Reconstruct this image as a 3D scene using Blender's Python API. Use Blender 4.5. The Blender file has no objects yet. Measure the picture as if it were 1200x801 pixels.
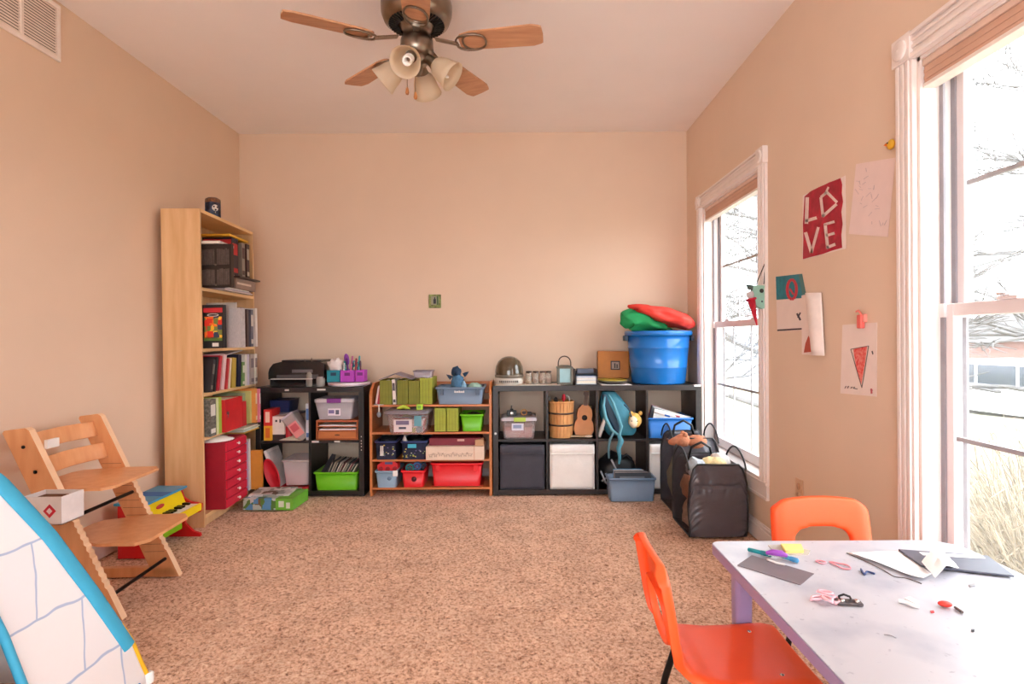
import bpy, math, random
from mathutils import Vector, Matrix, noise
R = math.radians
random.seed(7)
sc = bpy.context.scene
col = sc.collection
F, CH, VX, VY = 680.0, 1.124, 606.0, 395.0      # focal length (px of 1200), eye height, vanishing point

# ------------------------------------------------------------------ camera, sky, exposure
cam = bpy.data.objects.new('camera', bpy.data.cameras.new('camera'))
col.objects.link(cam)
cam.location = (0, 0, CH); cam.rotation_euler = (R(90), R(.34), 0)        # the camera was held a touch off level
cam.data.sensor_width = 36; cam.data.lens = F / 1200 * 36
cam.data.shift_x = -(VX - 600) / 1200; cam.data.shift_y = -(400.5 - VY) / 1200
cam.data.clip_start = .02; cam.data.clip_end = 300
sc.camera = cam
w = bpy.data.worlds.new('sky'); sc.world = w; w.use_nodes = True
bg = w.node_tree.nodes['Background']
bg.inputs[0].default_value = (.90, .95, 1, 1); bg.inputs[1].default_value = 5.0
sc.view_settings.view_transform = 'Standard'; sc.view_settings.look = 'None'
sc.view_settings.gamma = 1; sc.view_settings.use_curve_mapping = False
sc.view_settings.exposure = 0.92
sc.cycles.max_bounces = 10; sc.cycles.diffuse_bounces = 6; sc.cycles.transparent_max_bounces = 16
sc.cycles.caustics_reflective = False; sc.cycles.caustics_refractive = False
sc.cycles.sample_clamp_indirect = 6
# ------------------------------------------------------------------ helpers
def lin(c):
    c = c / 255
    return c / 12.92 if c <= .04045 else ((c + .055) / 1.055) ** 2.4
def rgb(t): return (lin(t[0]), lin(t[1]), lin(t[2]), 1)
MATS = {}
def M(name, c, rough=.5, metal=0, var=.06, scale=18, bump=0, bscale=None, stretch=None, c2=None, trans=0, alpha=1, coat=0):
    """principled material whose colour wanders a little with noise"""
    if name in MATS: return MATS[name]
    m = bpy.data.materials.new(name); m.use_nodes = True
    nt = m.node_tree; b = nt.nodes['Principled BSDF']
    b.inputs['Roughness'].default_value = rough; b.inputs['Metallic'].default_value = metal
    b.inputs['Transmission Weight'].default_value = trans; b.inputs['Alpha'].default_value = alpha
    b.inputs['Coat Weight'].default_value = coat
    tc = nt.nodes.new('ShaderNodeTexCoord'); mp = nt.nodes.new('ShaderNodeMapping')
    nt.links.new(tc.outputs['Object'], mp.inputs[0])
    if stretch: mp.inputs['Scale'].default_value = stretch
    n = nt.nodes.new('ShaderNodeTexNoise'); n.inputs['Scale'].default_value = scale; n.inputs['Detail'].default_value = 4
    nt.links.new(mp.outputs[0], n.inputs['Vector'])
    r = nt.nodes.new('ShaderNodeValToRGB')
    A = rgb(c2) if c2 else tuple(x * (1 - var) for x in rgb(c)[:3]) + (1,)
    B = rgb(c) if c2 else tuple(min(1, x * (1 + var)) for x in rgb(c)[:3]) + (1,)
    r.color_ramp.elements[0].position = .32; r.color_ramp.elements[1].position = .68
    r.color_ramp.elements[0].color = A; r.color_ramp.elements[1].color = B
    nt.links.new(n.outputs[0], r.inputs[0]); nt.links.new(r.outputs[0], b.inputs['Base Color'])
    if bump:
        n2 = nt.nodes.new('ShaderNodeTexNoise'); n2.inputs['Scale'].default_value = bscale or scale * 4
        nt.links.new(mp.outputs[0], n2.inputs['Vector'])
        bp = nt.nodes.new('ShaderNodeBump'); bp.inputs['Strength'].default_value = bump; bp.inputs['Distance'].default_value = .01
        nt.links.new(n2.outputs[0], bp.inputs['Height']); nt.links.new(bp.outputs[0], b.inputs['Normal'])
    MATS[name] = m
    return m
def clear(name, tint, amount=.75, rough=.15):
    """thin see-through plastic or glass"""
    if name in MATS: return MATS[name]
    m = bpy.data.materials.new(name); m.use_nodes = True; nt = m.node_tree
    b = nt.nodes['Principled BSDF']; b.inputs['Base Color'].default_value = rgb(tint); b.inputs['Roughness'].default_value = rough
    t = nt.nodes.new('ShaderNodeBsdfTransparent'); t.inputs[0].default_value = rgb(tuple(255 - (255 - x) * .35 for x in tint))
    mx = nt.nodes.new('ShaderNodeMixShader'); mx.inputs[0].default_value = amount
    nt.links.new(b.outputs[0], mx.inputs[1]); nt.links.new(t.outputs[0], mx.inputs[2])
    nt.links.new(mx.outputs[0], nt.nodes['Material Output'].inputs[0])
    MATS[name] = m
    return m
def pane_mat():
    m = bpy.data.materials.new('window_glass'); m.use_nodes = True; nt = m.node_tree
    nt.nodes.remove(nt.nodes['Principled BSDF'])
    t = nt.nodes.new('ShaderNodeBsdfTransparent'); t.inputs[0].default_value = (.97, .98, .98, 1)
    g = nt.nodes.new('ShaderNodeBsdfGlossy'); g.inputs['Roughness'].default_value = .02
    mx = nt.nodes.new('ShaderNodeMixShader'); mx.inputs[0].default_value = .04
    nt.links.new(t.outputs[0], mx.inputs[1]); nt.links.new(g.outputs[0], mx.inputs[2])
    d = nt.nodes.new('ShaderNodeBsdfTranslucent'); d.inputs[0].default_value = (.95, .96, .97, 1)  # faint white veil mixed into the glass in place of overexposure glare
    m2 = nt.nodes.new('ShaderNodeMixShader'); m2.inputs[0].default_value = .02
    nt.links.new(mx.outputs[0], m2.inputs[1]); nt.links.new(d.outputs[0], m2.inputs[2])
    nt.links.new(m2.outputs[0], nt.nodes['Material Output'].inputs[0])
    return m
def blocks_mat(name, cols, scale, rough=.5, bw=1.0):
    """blocks of several colours (printed covers, mixed toys seen through a tub)"""
    m = bpy.data.materials.new(name); m.use_nodes = True; nt = m.node_tree; b = nt.nodes['Principled BSDF']
    b.inputs['Roughness'].default_value = rough
    tc = nt.nodes.new('ShaderNodeTexCoord'); v = nt.nodes.new('ShaderNodeTexVoronoi'); v.distance = 'CHEBYCHEV'
    v.inputs['Scale'].default_value = scale; nt.links.new(tc.outputs['Object'], v.inputs['Vector'])
    s = nt.nodes.new('ShaderNodeSeparateColor'); nt.links.new(v.outputs['Color'], s.inputs[0])
    r = nt.nodes.new('ShaderNodeValToRGB'); r.color_ramp.interpolation = 'CONSTANT'
    for i, c in enumerate(cols):
        e = r.color_ramp.elements[i] if i < 2 else r.color_ramp.elements.new(i / len(cols))
        e.position = i / len(cols); e.color = rgb(c)
    nt.links.new(s.outputs[0], r.inputs[0]); nt.links.new(r.outputs[0], b.inputs['Base Color'])
    MATS[name] = m
    return m

class MB:
    def __init__(s): s.v, s.f, s.m, s.s = [], [], [], []
    def add(s, vs, fs, m=0, smooth=False, X=None):
        o = len(s.v)
        s.v += [tuple(X @ Vector(p)) if X else tuple(p) for p in vs]
        s.f += [tuple(i + o for i in f) for f in fs]; s.m += [m] * len(fs); s.s += [smooth] * len(fs)
        return s
    def hexa(s, p, m=0, X=None):          # 4 bottom + 4 top, both anticlockwise from above
        return s.add(p, [(3, 2, 1, 0), (4, 5, 6, 7), (0, 1, 5, 4), (1, 2, 6, 5), (2, 3, 7, 6), (3, 0, 4, 7)], m, False, X)
    def box(s, x0, x1, y0, y1, z0, z1, m=0, X=None):
        return s.hexa([(x0, y0, z0), (x1, y0, z0), (x1, y1, z0), (x0, y1, z0), (x0, y0, z1), (x1, y0, z1), (x1, y1, z1), (x0, y1, z1)], m, X)
    def bar(s, a, b, wx, wy, m=0, up=(0, 0, 1)):
        a, b = Vector(a), Vector(b); d = (b - a).normalized(); u = Vector(up)
        if abs(d.dot(u)) > .98: u = Vector((0, 1, 0))
        x = d.cross(u).normalized() * wx / 2; y = x.cross(d).normalized() * wy / 2
        return s.hexa([a - x - y, a + x - y, a + x + y, a - x + y, b - x - y, b + x - y, b + x + y, b - x + y], m)
    def prism(s, poly, z0, z1, m=0, X=None, side=None):
        n = len(poly)
        s.add([(x, y, z0) for x, y in poly] + [(x, y, z1) for x, y in poly],
              [tuple(range(n))[::-1], tuple(range(n, 2 * n))], m, False, X)
        return s.add([(x, y, z0) for x, y in poly] + [(x, y, z1) for x, y in poly],
                     [(i, (i + 1) % n, n + (i + 1) % n, n + i) for i in range(n)], m if side is None else side, False, X)
    def loft(s, rings, m=0, cap0=True, cap1=True, smooth=True, X=None):
        n = len(rings[0]); vs = [p for r in rings for p in r]; fs = []
        for k in range(len(rings) - 1):
            for i in range(n):
                j = (i + 1) % n
                fs.append((k * n + i, k * n + j, k * n + n + j, k * n + n + i))
        s.add(vs, fs, m, smooth, X)
        if cap0: s.add(rings[0], [tuple(range(n))[::-1]], m, False, X)
        if cap1: s.add(rings[-1], [tuple(range(n))], m, False, X)
        return s
    def lathe(s, prof, c=(0, 0, 0), n=24, m=0, X=None, cap0=True, cap1=True):
        rings = [[(c[0] + max(r, 1e-4) * math.cos(2 * math.pi * i / n), c[1] + max(r, 1e-4) * math.sin(2 * math.pi * i / n), c[2] + z) for i in range(n)] for r, z in prof]
        return s.loft(rings, m, cap0, cap1, True, X)
    def tube(s, pts, r, n=8, m=0, closed=False):
        P = [Vector(p) for p in pts]; rings = []; ref = None
        for i, p in enumerate(P):
            if closed: d = (P[(i + 1) % len(P)] - P[i - 1]).normalized()
            else: d = (P[min(i + 1, len(P) - 1)] - P[max(i - 1, 0)]).normalized()
            if ref is None: ref = Vector((0, 0, 1)) if abs(d.z) < .9 else Vector((1, 0, 0))
            x = d.cross(ref).normalized(); y = x.cross(d).normalized(); ref = y
            q = r[i] if isinstance(r, (list, tuple)) else r
            rings.append([tuple(p + (x * math.cos(2 * math.pi * k / n) + y * math.sin(2 * math.pi * k / n)) * q) for k in range(n)])
        if closed: rings.append(rings[0])
        return s.loft(rings, m, not closed, not closed)
    def sph(s, c, r, n=16, m=0, amp=0, fr=6, X=None, seed=0, flat=None):
        if not isinstance(r, (tuple, list)): r = (r, r, r)
        rings = []; k = max(6, n // 2)
        for j in range(1, k):
            t = math.pi * j / k - math.pi / 2; ring = []
            for i in range(n):
                a = 2 * math.pi * i / n
                d = Vector((math.cos(t) * math.cos(a), math.cos(t) * math.sin(a), math.sin(t)))
                g = 1 + (amp * noise.noise(d * fr * .4 + Vector((seed, seed * .7, 3))) if amp else 0)
                z = c[2] + d.z * r[2] * g
                if flat is not None: z = max(z, flat)
                ring.append((c[0] + d.x * r[0] * g, c[1] + d.y * r[1] * g, z))
            rings.append(ring)
        s.loft(rings, m, False, False, True, X)
        lo = (c[0], c[1], max(c[2] - r[2], flat) if flat is not None else c[2] - r[2]); hi = (c[0], c[1], c[2] + r[2])
        s.add(rings[0] + [lo], [((i + 1) % n, i, n) for i in range(n)], m, True, X)
        s.add(rings[-1] + [hi], [(i, (i + 1) % n, n) for i in range(n)], m, True, X)
        return s
    def grid(s, fn, nu, nv, m=0, smooth=True, mask=None):
        vs = [fn(i / nu, j / nv) for j in range(nv + 1) for i in range(nu + 1)]
        fs = [(j * (nu + 1) + i, j * (nu + 1) + i + 1, (j + 1) * (nu + 1) + i + 1, (j + 1) * (nu + 1) + i)
              for j in range(nv) for i in range(nu) if not mask or mask(i, j)]
        return s.add(vs, fs, m, smooth)
    def build(s, name, mats, parent=None, bevel=0, solid=0, sub=0, seg=2):
        me = bpy.data.meshes.new(name); me.from_pydata(s.v, [], s.f)
        if not isinstance(mats, (list, tuple)): mats = [mats]
        for m in mats: me.materials.append(m)
        for p, mi, sm in zip(me.polygons, s.m, s.s): p.material_index = mi; p.use_smooth = sm
        o = bpy.data.objects.new(name, me); col.objects.link(o)
        if parent: o.parent = parent
        if solid:
            q = o.modifiers.new('thick', 'SOLIDIFY'); q.thickness = solid; q.offset = 0
        if bevel:
            q = o.modifiers.new('edge', 'BEVEL'); q.width = bevel; q.segments = seg; q.limit_method = 'ANGLE'; q.angle_limit = R(40)
        if sub:
            q = o.modifiers.new('smooth', 'SUBSURF'); q.levels = sub; q.render_levels = sub
        return o
def tag(o, label=None, cat=None, group=None, kind=None):
    if label: o['label'] = label
    if cat: o['category'] = cat
    if group: o['group'] = group
    if kind: o['kind'] = kind
    return o
def thing(name, label, cat, loc=(0, 0, 0), rz=0, group=None, mat=None):
    o = bpy.data.objects.new(name, None); col.objects.link(o); o.empty_display_size = .05
    if mat: o.matrix_world = mat
    else: o.location = loc; o.rotation_euler = (0, 0, rz)
    return tag(o, label, cat, group)
def one(mb, name, mats, label, cat, group=None, loc=None, rz=0, mat=None, **k):
    o = mb.build(name, mats, **k)
    if mat: o.matrix_world = mat
    elif loc: o.location = loc; o.rotation_euler = (0, 0, rz)
    return tag(o, label, cat, group)
def struct(mb, name, mats, parent=None, **k):
    o = mb.build(name, mats, parent, **k)
    if not parent: o['kind'] = 'structure'
    return o
ROLL = .006
def U(px, py):                                   # undo the camera's small roll
    return px - VX - ROLL * (py - VY), py - VY + ROLL * (px - VX)
def PT(px, py, Y):
    a, b = U(px, py); return Vector((a * Y / F, Y, CH - b * Y / F))
def PL(px, py, z):                               # the point of the level z on a sight line
    a, b = U(px, py); Y = F * (CH - z) / b; return Vector((a * Y / F, Y, z))
def PW(px, py, off=0):                           # the point of the right wall on a sight line
    a, b = U(px, py); x = WR - off; Y = F * x / a; return Vector((x, Y, CH - b * Y / F))
def X(px, Y): return (px - VX) * Y / F          # where a sight line lands at distance Y
def Z(py, Y): return CH - (py - VY) * Y / F
def rrect(w, d, r, z, n=4, cx=0, cy=0):
    out = []
    for sx, sy, a0 in ((1, 1, 0), (-1, 1, 90), (-1, -1, 180), (1, -1, 270)):
        for k in range(n + 1):
            a = R(a0 + 90 * k / n)
            out.append((cx + sx * (w / 2 - r) + r * math.cos(a), cy + sy * (d / 2 - r) + r * math.sin(a), z))
    return out
TR = Matrix.Translation
def RX(a): return Matrix.Rotation(R(a), 4, 'X')
def RY(a): return Matrix.Rotation(R(a), 4, 'Y')
def RZ(a): return Matrix.Rotation(R(a), 4, 'Z')

# ------------------------------------------------------------------ materials
wallp = M('wall_paint', (229, 203, 180), .85, var=.015, scale=3, bump=.02, bscale=160)
ceilp = M('ceiling_paint', (246, 238, 234), .9, var=.012, scale=3, bump=.03, bscale=120)
trimw = M('trim_white', (240, 228, 222), .35, var=.01)
vinyl = M('sash_white', (236, 226, 226), .3, var=.01)
gasket = M('sash_track_grey', (150, 145, 150), .5)
glass = pane_mat()
birch = M('birch_veneer', (230, 190, 142), .42, scale=4, stretch=(6, 6, .7), c2=(216, 170, 120), bump=.02)
birch_edge = M('birch_edge', (238, 196, 140), .45, var=.05, scale=8)
beech = M('beech_wood', (232, 172, 122), .35, scale=5, stretch=(5, 5, .8), c2=(220, 154, 104))
blackwood = M('black_brown_wood', (44, 34, 32), .38, scale=5, stretch=(1, 8, 8), c2=(34, 25, 24))
blackunit = M('black_ash', (30, 24, 24), .38, var=.15)
oak = M('oak_board', (206, 128, 72), .4, scale=5, stretch=(.8, 6, 6), c2=(186, 108, 56))
orange = M('orange_plastic', (255, 92, 36), .5, var=.02, bump=.05, bscale=300)
darkmetal = M('dark_metal', (40, 36, 36), .35, metal=.8)
steel = M('steel', (190, 185, 180), .25, metal=1)
nickel = M('brushed_nickel', (146, 132, 118), .3, metal=1, var=.1)
white = M('white_plastic', (240, 238, 236), .4, var=.02)
paperw = M('white_paper', (245, 240, 238), .8, var=.02)
black = M('black_plastic', (22, 21, 22), .3, var=.1)
grey = M('grey_plastic', (120, 118, 122), .45)
pages = M('book_pages', (238, 228, 210), .85, var=.06, scale=60, stretch=(8, 1, 1))
def C(r, g, b, rough=.5, **k):
    return M('colour_%02x%02x%02x' % (r, g, b), (r, g, b), rough, **k)

# ------------------------------------------------------------------ room shell
WL, WR, YB, YR, H = -2.16, 1.332, 4.53, -1.8, 2.722
TH = .15
def carpet():
    # loop-pile carpet: a dense sheet lifted by noise so each tuft shades itself
    m = bpy.data.materials.new('carpet_pile'); m.use_nodes = True; nt = m.node_tree; b = nt.nodes['Principled BSDF']
    b.inputs['Roughness'].default_value = 1; b.inputs['Specular IOR Level'].default_value = .05
    b.inputs['Sheen Weight'].default_value = .15
    tc = nt.nodes.new('ShaderNodeTexCoord')
    n1 = nt.nodes.new('ShaderNodeTexNoise'); n1.inputs['Scale'].default_value = 75; n1.inputs['Detail'].default_value = 5; n1.inputs['Roughness'].default_value = .7
    n2 = nt.nodes.new('ShaderNodeTexNoise'); n2.inputs['Scale'].default_value = 5; n2.inputs['Detail'].default_value = 3
    for n in (n1, n2): nt.links.new(tc.outputs['Object'], n.inputs['Vector'])
    r = nt.nodes.new('ShaderNodeValToRGB')
    e = r.color_ramp.elements
    e[0].position = .34; e[0].color = rgb((138, 92, 66)); e[1].position = .62; e[1].color = rgb((252, 218, 190))
    x = e.new(.46); x.color = rgb((224, 174, 142))
    nt.links.new(n1.outputs[0], r.inputs[0])
    mx = nt.nodes.new('ShaderNodeMixRGB'); mx.blend_type = 'MULTIPLY'; mx.inputs[0].default_value = .5
    r2 = nt.nodes.new('ShaderNodeValToRGB'); r2.color_ramp.elements[0].color = (.72, .68, .66, 1); r2.color_ramp.elements[0].position = .35
    r2.color_ramp.elements[1].position = .6
    nt.links.new(n2.outputs[0], r2.inputs[0]); nt.links.new(r.outputs[0], mx.inputs[1]); nt.links.new(r2.outputs[0], mx.inputs[2])
    nt.links.new(mx.outputs[0], b.inputs['Base Color'])
    bp = nt.nodes.new('ShaderNodeBump'); bp.inputs['Strength'].default_value = .8; bp.inputs['Distance'].default_value = .012
    nt.links.new(n1.outputs[0], bp.inputs['Height']); nt.links.new(bp.outputs[0], b.inputs['Normal'])
    mb = MB()
    nx, ny = 330, 330
    def fn(u, v):
        x = WL - TH + (WR - WL + 2 * TH) * u; y = 1.3 + (YB + TH - 1.3) * v
        z = noise.noise((x * 62, y * 62, 0)) * .008 + noise.noise((x * 9, y * 9, 4)) * .004 - .006
        return (x, y, min(z, .003))
    mb.grid(fn, nx, ny)
    mb.add([(WL - TH, YR - TH, -.01), (WR + TH, YR - TH, -.01), (WR + TH, 1.31, -.01), (WL - TH, 1.31, -.01)], [(0, 1, 2, 3)])
    struct(mb, 'floor', m)
carpet()
struct(MB().box(WL - TH, WR + TH, YR - TH, YB + TH, H, H + .1), 'ceiling', ceilp)
struct(MB().box(WL - TH, WL, YR - TH, YB + TH, -.03, H), 'wall_left', wallp)
struct(MB().box(WL, WR, YB, YB + TH, -.03, H), 'wall_back', wallp)
WZ0, WZ1 = .345, 2.04
wins = [(3.156, 4.136), (.943, 1.923)]
mb = MB().box(WR, WR + TH, YR - TH, YB + TH, -.03, WZ0).box(WR, WR + TH, YR - TH, YB + TH, WZ1, H)
for a, b in ((YR - TH, .943), (1.923, 3.156), (4.136, YB + TH)): mb.box(WR, WR + TH, a, b, WZ0, WZ1)
struct(mb, 'wall_right', wallp)
# wall behind the camera; unseen glazed opening added to let in fill light
mb = MB().box(WL, -1.7, YR - TH, YR, -.03, H).box(.9, WR, YR - TH, YR, -.03, H).box(-1.7, .9, YR - TH, YR, 2.15, H)
struct(mb, 'wall_rear', wallp)
d = tag(bpy.data.objects.new('fill_opening_1', None), kind='structure'); col.objects.link(d)
f = MB()
for x in (-1.70, -.44, -.36, .84): f.box(x, x + .06, YR - .1, YR - .05, 0, 2.15)
for z in (0, 2.07): f.box(-1.7, .9, YR - .1, YR - .05, z, z + .08)
f.build('fill_opening_frame', vinyl, d)
MB().box(-1.66, .86, YR - .078, YR - .072, .05, 2.1).build('pane', glass, d)
def baseboard(name, fn):
    mb = MB()
    for lo, hi, t in ((0, .075, .014), (.075, .092, .010), (.092, .104, .006)): fn(mb, lo, hi, t)
    struct(mb, name, trimw, bevel=.002)
baseboard('baseboard_right', lambda m, lo, hi, t: m.box(WR - t, WR, YR, YB, lo, hi))
baseboard('baseboard_back', lambda m, lo, hi, t: m.box(WL, WR - .015, YB - t, YB, lo, hi))
baseboard('baseboard_left', lambda m, lo, hi, t: m.box(WL, WL + t, YR, YB - .015, lo, hi))

def window(n, y0, y1):
    t = tag(bpy.data.objects.new('window_%d' % n, None), kind='structure'); col.objects.link(t)
    t.location = (WR, (y0 + y1) / 2, WZ0)
    L, hh = (y1 - y0) / 2, WZ1 - WZ0
    cw = .085
    for s in (-1, 1):                                  # fluted side casings
        a, b = sorted((s * L, s * (L + cw)))
        m = MB().box(-.018, 0, a, b, -.005, hh)
        for k in range(3):
            c = a + cw * (.22 + .28 * k); m.box(-.026, -.018, c - .009, c + .009, 0, hh)
        m.build('side_casing', trimw, t, bevel=.003)
        m = MB().box(-.030, 0, a - .004, b + .004, hh, hh + .092)
        m.lathe([(.034, 0), (.034, .006), (.024, .010), (.012, .008), (0, .012)], (0, 0, 0), 20, 0, TR((-.030, (a + b) / 2, hh + .046)) @ RY(-90))
        m.build('corner_block', trimw, t, bevel=.003)
    m = MB().box(-.018, 0, -L, L, hh, hh + .086)
    for z, h_, p in ((.0, .016, .028), (.030, .012, .024), (.054, .012, .024), (.072, .014, .030)): m.box(-p, -.018, -L, L, hh + z, hh + z + h_)
    m.build('head_casing', trimw, t, bevel=.003)
    MB().box(-.016, 0, -L - cw, L + cw, -.085, -.018).box(-.024, 0, -L - cw, L + cw, -.018, -.002).box(-.02, 0, -L - cw, L + cw, -.098, -.08).build('apron', trimw, t, bevel=.004)
    m = MB().box(0, TH - .01, -L, -L + .012, 0, hh).box(0, TH - .01, L - .012, L, 0, hh).box(0, TH - .01, -L, L, hh - .012, hh).box(-.02, TH - .01, -L, L, -.002, .014)
    m.build('jamb', trimw, t)
    m = MB()
    for s in (-1, 1):
        for x in (.062, .100, .134): m.box(x, x + .007, *sorted((s * (L - .012), s * (L - .03))), .014, hh - .012)
    m.box(.062, .14, -L, L, hh - .03, hh - .012)
    m.build('track', gasket, t)
    for s in (-1, 1): MB().box(.058, .138, *sorted((s * (L - .034), s * (L - .010))), 1.205 - WZ0 - .024, 1.205 - WZ0 + .021).build('sash_stop', vinyl, t)
    mid = 1.205 - WZ0
    for nm, x, z0, z1, mz in (('lower_sash', .068, .016, mid + .02, .79 - WZ0), ('upper_sash', .106, mid - .02, hh - .014, 1.612 - WZ0)):
        st = .046
        m = MB().box(x, x + .03, -L + .014, -L + .014 + st, z0, z1).box(x, x + .03, L - .014 - st, L - .014, z0, z1)
        e_ = L - .014 - st
        m.box(x + .0005, x + .0295, -e_, e_, z0, z0 + (.06 if nm[0] == 'l' else .035)).box(x + .0005, x + .0295, -e_, e_, z1 - .04, z1)
        sash = m.build(nm, vinyl, t, bevel=.003)
        MB().box(x + .014, x + .018, -L + .04, L - .04, z0 + .02, z1 - .02).build('pane', glass, sash)
        m = MB(); W = 2 * (L - .06)
        for k in (1, 2): m.box(x + .011, x + .021, -W / 2 + W * k / 3 - .004, -W / 2 + W * k / 3 + .004, z0 + .03, z1 - .03)
        m.box(x + .009, x + .023, -L + .05, L - .05, mz - .007, mz + .007)
        m.build('muntin', M('muntin_grey', (170, 168, 172), .4), sash)
        if nm[0] == 'l':
            for yy in (-.22, .22): MB().box(x - .006, x + .02, yy - .035, yy + .035, z1, z1 + .01).lathe([(.012, 0), (.012, .012), (0, .014)], (x + .006, yy, z1 + .01), 12).box(x - .012, x + .008, yy - .004, yy + .03, z1 + .012, z1 + .02).build('sash_lock', vinyl, sash, bevel=.002)
window(1, *wins[0]); window(2, *wins[1])
for (y0, y1), lab in zip(wins, ('raised beige roller blind in the narrow far window beside the blue tub', 'raised beige roller blind in the near window beside the table')):
    b = thing('roller_blind', lab, 'blind', (WR + .034, (y0 + y1) / 2, WZ1 - .013))
    L = (y1 - y0) / 2 - .015
    MB().box(-.03, .024, -L, L, -.022, 0).build('head_rail', M('blind_rail', (226, 196, 178), .5), b, bevel=.003)
    m = MB()
    for k in range(5): m.box(-.024 - .002 * (k % 2), .018, -L + .004, L - .004, -.034 - .011 * k, -.0235 - .011 * k)
    m.build('shade_fabric', M('blind_fabric', (214, 172, 148), .8, var=.03), b)
    MB().box(-.026, .02, -L, L, -.09, -.0775).build('bottom_rail', M('blind_rail_light', (246, 234, 224), .4), b, bevel=.002)

# air vent high on the left wall
v = thing('air_vent', 'white louvred return air vent high on the left wall', 'vent', (WL, 2.435, 2.568))
m = MB().box(0, .012, -.31, .31, .112, .133).box(0, .012, -.31, .31, -.133, -.112).box(0, .012, .287, .31, -.112, .112).box(0, .012, -.31, -.287, -.112, .112)
for y in (.095, -.1): m.box(0, .012, y - .01, y + .01, -.112, .112)
m.build('frame', M('vent_white', (246, 234, 226), .5), v, bevel=.003)
MB().box(.0003, .002, -.287, .287, -.112, .112).build('backing', M('vent_dark', (70, 56, 48), .8), v)
m = MB()
for k in range(17):
    z = -.106 + k * .0132
    m.hexa([(.003, -.287, z - .003), (.010, -.287, z - .008), (.010, .287, z - .008), (.003, .287, z - .003), (.003, -.287, z + .006), (.010, -.287, z + .001), (.010, .287, z + .001), (.003, .287, z + .006)])
m.build('louvre', M('vent_slat', (238, 222, 210), .5), v)
# electric outlet
o = thing('wall_outlet', 'beige electric outlet low on the wall behind the orange chair', 'outlet', (WR, 905.8 / 330.5, Z(577, 905.8 / 330.5)))
MB().box(-.006, 0, -.036, .036, -.058, .058).build('cover_plate', M('outlet_beige', (222, 184, 150), .4), o, bevel=.003)
m = MB()
for z in (-.022, .022): m.lathe([(.016, 0), (.016, .003), (0, .003)], (0, 0, 0), 16, 0, TR((-.006, 0, z)) @ RY(-90))
m.build('socket', M('outlet_socket', (190, 150, 118), .4), o)

# ------------------------------------------------------------------ outside
lawn = MB().grid(lambda u, v: (1.6 + 70 * u, -30 + 100 * v, -.55 - .06 * min(1, u * 4) * 15 - .15 * noise.noise((u * 30, v * 30, 0))), 60, 60)
struct(lawn, 'lawn', M('dry_lawn', (150, 142, 124), .95, scale=3, c2=(128, 126, 104), bump=.4, bscale=25))
struct(MB().box(12.3, 17.8, -20, 60, -1.5, -1.36), 'road', M('asphalt', (104, 104, 106), .9, bump=.3, bscale=60))
bark = M('bark', (104, 100, 98), .9, bump=.4, bscale=30)
def tree(label, x, y, h, seed):
    random.seed(seed)
    t = thing('bare_tree', label, 'tree', (x, y, -1.4), group='bare trees outside the windows')
    m = MB()
    m.tube([(0, 0, 0), (.05, .03, h * .2), (-.05, .06, h * .42), (.05, 0, h * .7), (0, 0, h)], [.14, .11, .085, .05, .012], 7)
    m.build('trunk', bark, t)
    b = MB()
    def br(p, d, l, r, k):
        q = p + d * l; mid = p + d * l * .5 + Vector((random.uniform(-1, 1), random.uniform(-1, 1), random.uniform(-.3, .6))) * l * .08
        b.tube([p, mid, q], [r, r * .8, r * .55], 4)
        if k:
            for _ in range(4 if k > 1 else 5):
                e = (d + Vector((random.uniform(-1, 1), random.uniform(-1, 1), random.uniform(-.35, .65))) * .75).normalized()
                br(p + (q - p) * random.uniform(.45, 1), e, l * random.uniform(.5, .75), r * .62, k - 1)
    for i in range(24):
        a = i * 2.4; z = h * (.12 + .84 * i / 24)
        br(Vector((0, 0, z)), Vector((math.cos(a), math.sin(a), random.uniform(.0, .5))).normalized(), h * .22 * (1.15 - z / h * .7), .05 * (1.2 - z / h), 3)
    b.build('branch', bark, t)
tree('bare tree with fine branches seen through the upper panes of the near window', 9.6, 9.8, 9.0, 3)
tree('bare tree seen through the upper panes of the narrow far window', 4.4, 9.6, 8.0, 5)
tree('bare tree standing farther off behind the far window', 4.9, 17.5, 9, 8)
def shrub(label, x, y, zb, r, h, n, c, seed):
    random.seed(seed)
    t = thing('dry_shrub', label, 'shrub', (x, y, zb), group='dry shrubs below the near window')
    m = MB()
    for i in range(n):
        a = random.uniform(0, 6.28); q = random.uniform(.3, 1)
        e = Vector((math.cos(a) * r * q, math.sin(a) * r * q, h * random.uniform(.5, 1)))
        b0 = Vector((math.cos(a), math.sin(a), 0)) * random.uniform(0, .3) * r
        mid = (b0 + e) * .5 + Vector((random.uniform(-.1, .1), random.uniform(-.1, .1), .12 * h))
        m.tube([b0, mid, e, e + Vector((random.uniform(-.12, .12), random.uniform(-.12, .12), random.uniform(-.12, .06)))], [.006, .005, .004, .002], 3)
    m.build('twigs', c, t)
straw = M('straw_twig', (152, 138, 116), .9, var=.2); straw2 = M('straw_green', (124, 124, 96), .9, var=.2)
shrub('straw coloured twiggy shrub right below the near window', 2.95, 3.1, -.75, .7, 1.15, 420, straw, 1)
shrub('greenish dry shrub low beside the wall under the near window', 1.98, 2.1, -.7, .36, .85, 260, straw2, 2)
shrub('straw coloured shrub between the window and the parked van', 4.3, 4.7, -1.1, 1.1, 1.5, 420, straw, 4)
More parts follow.
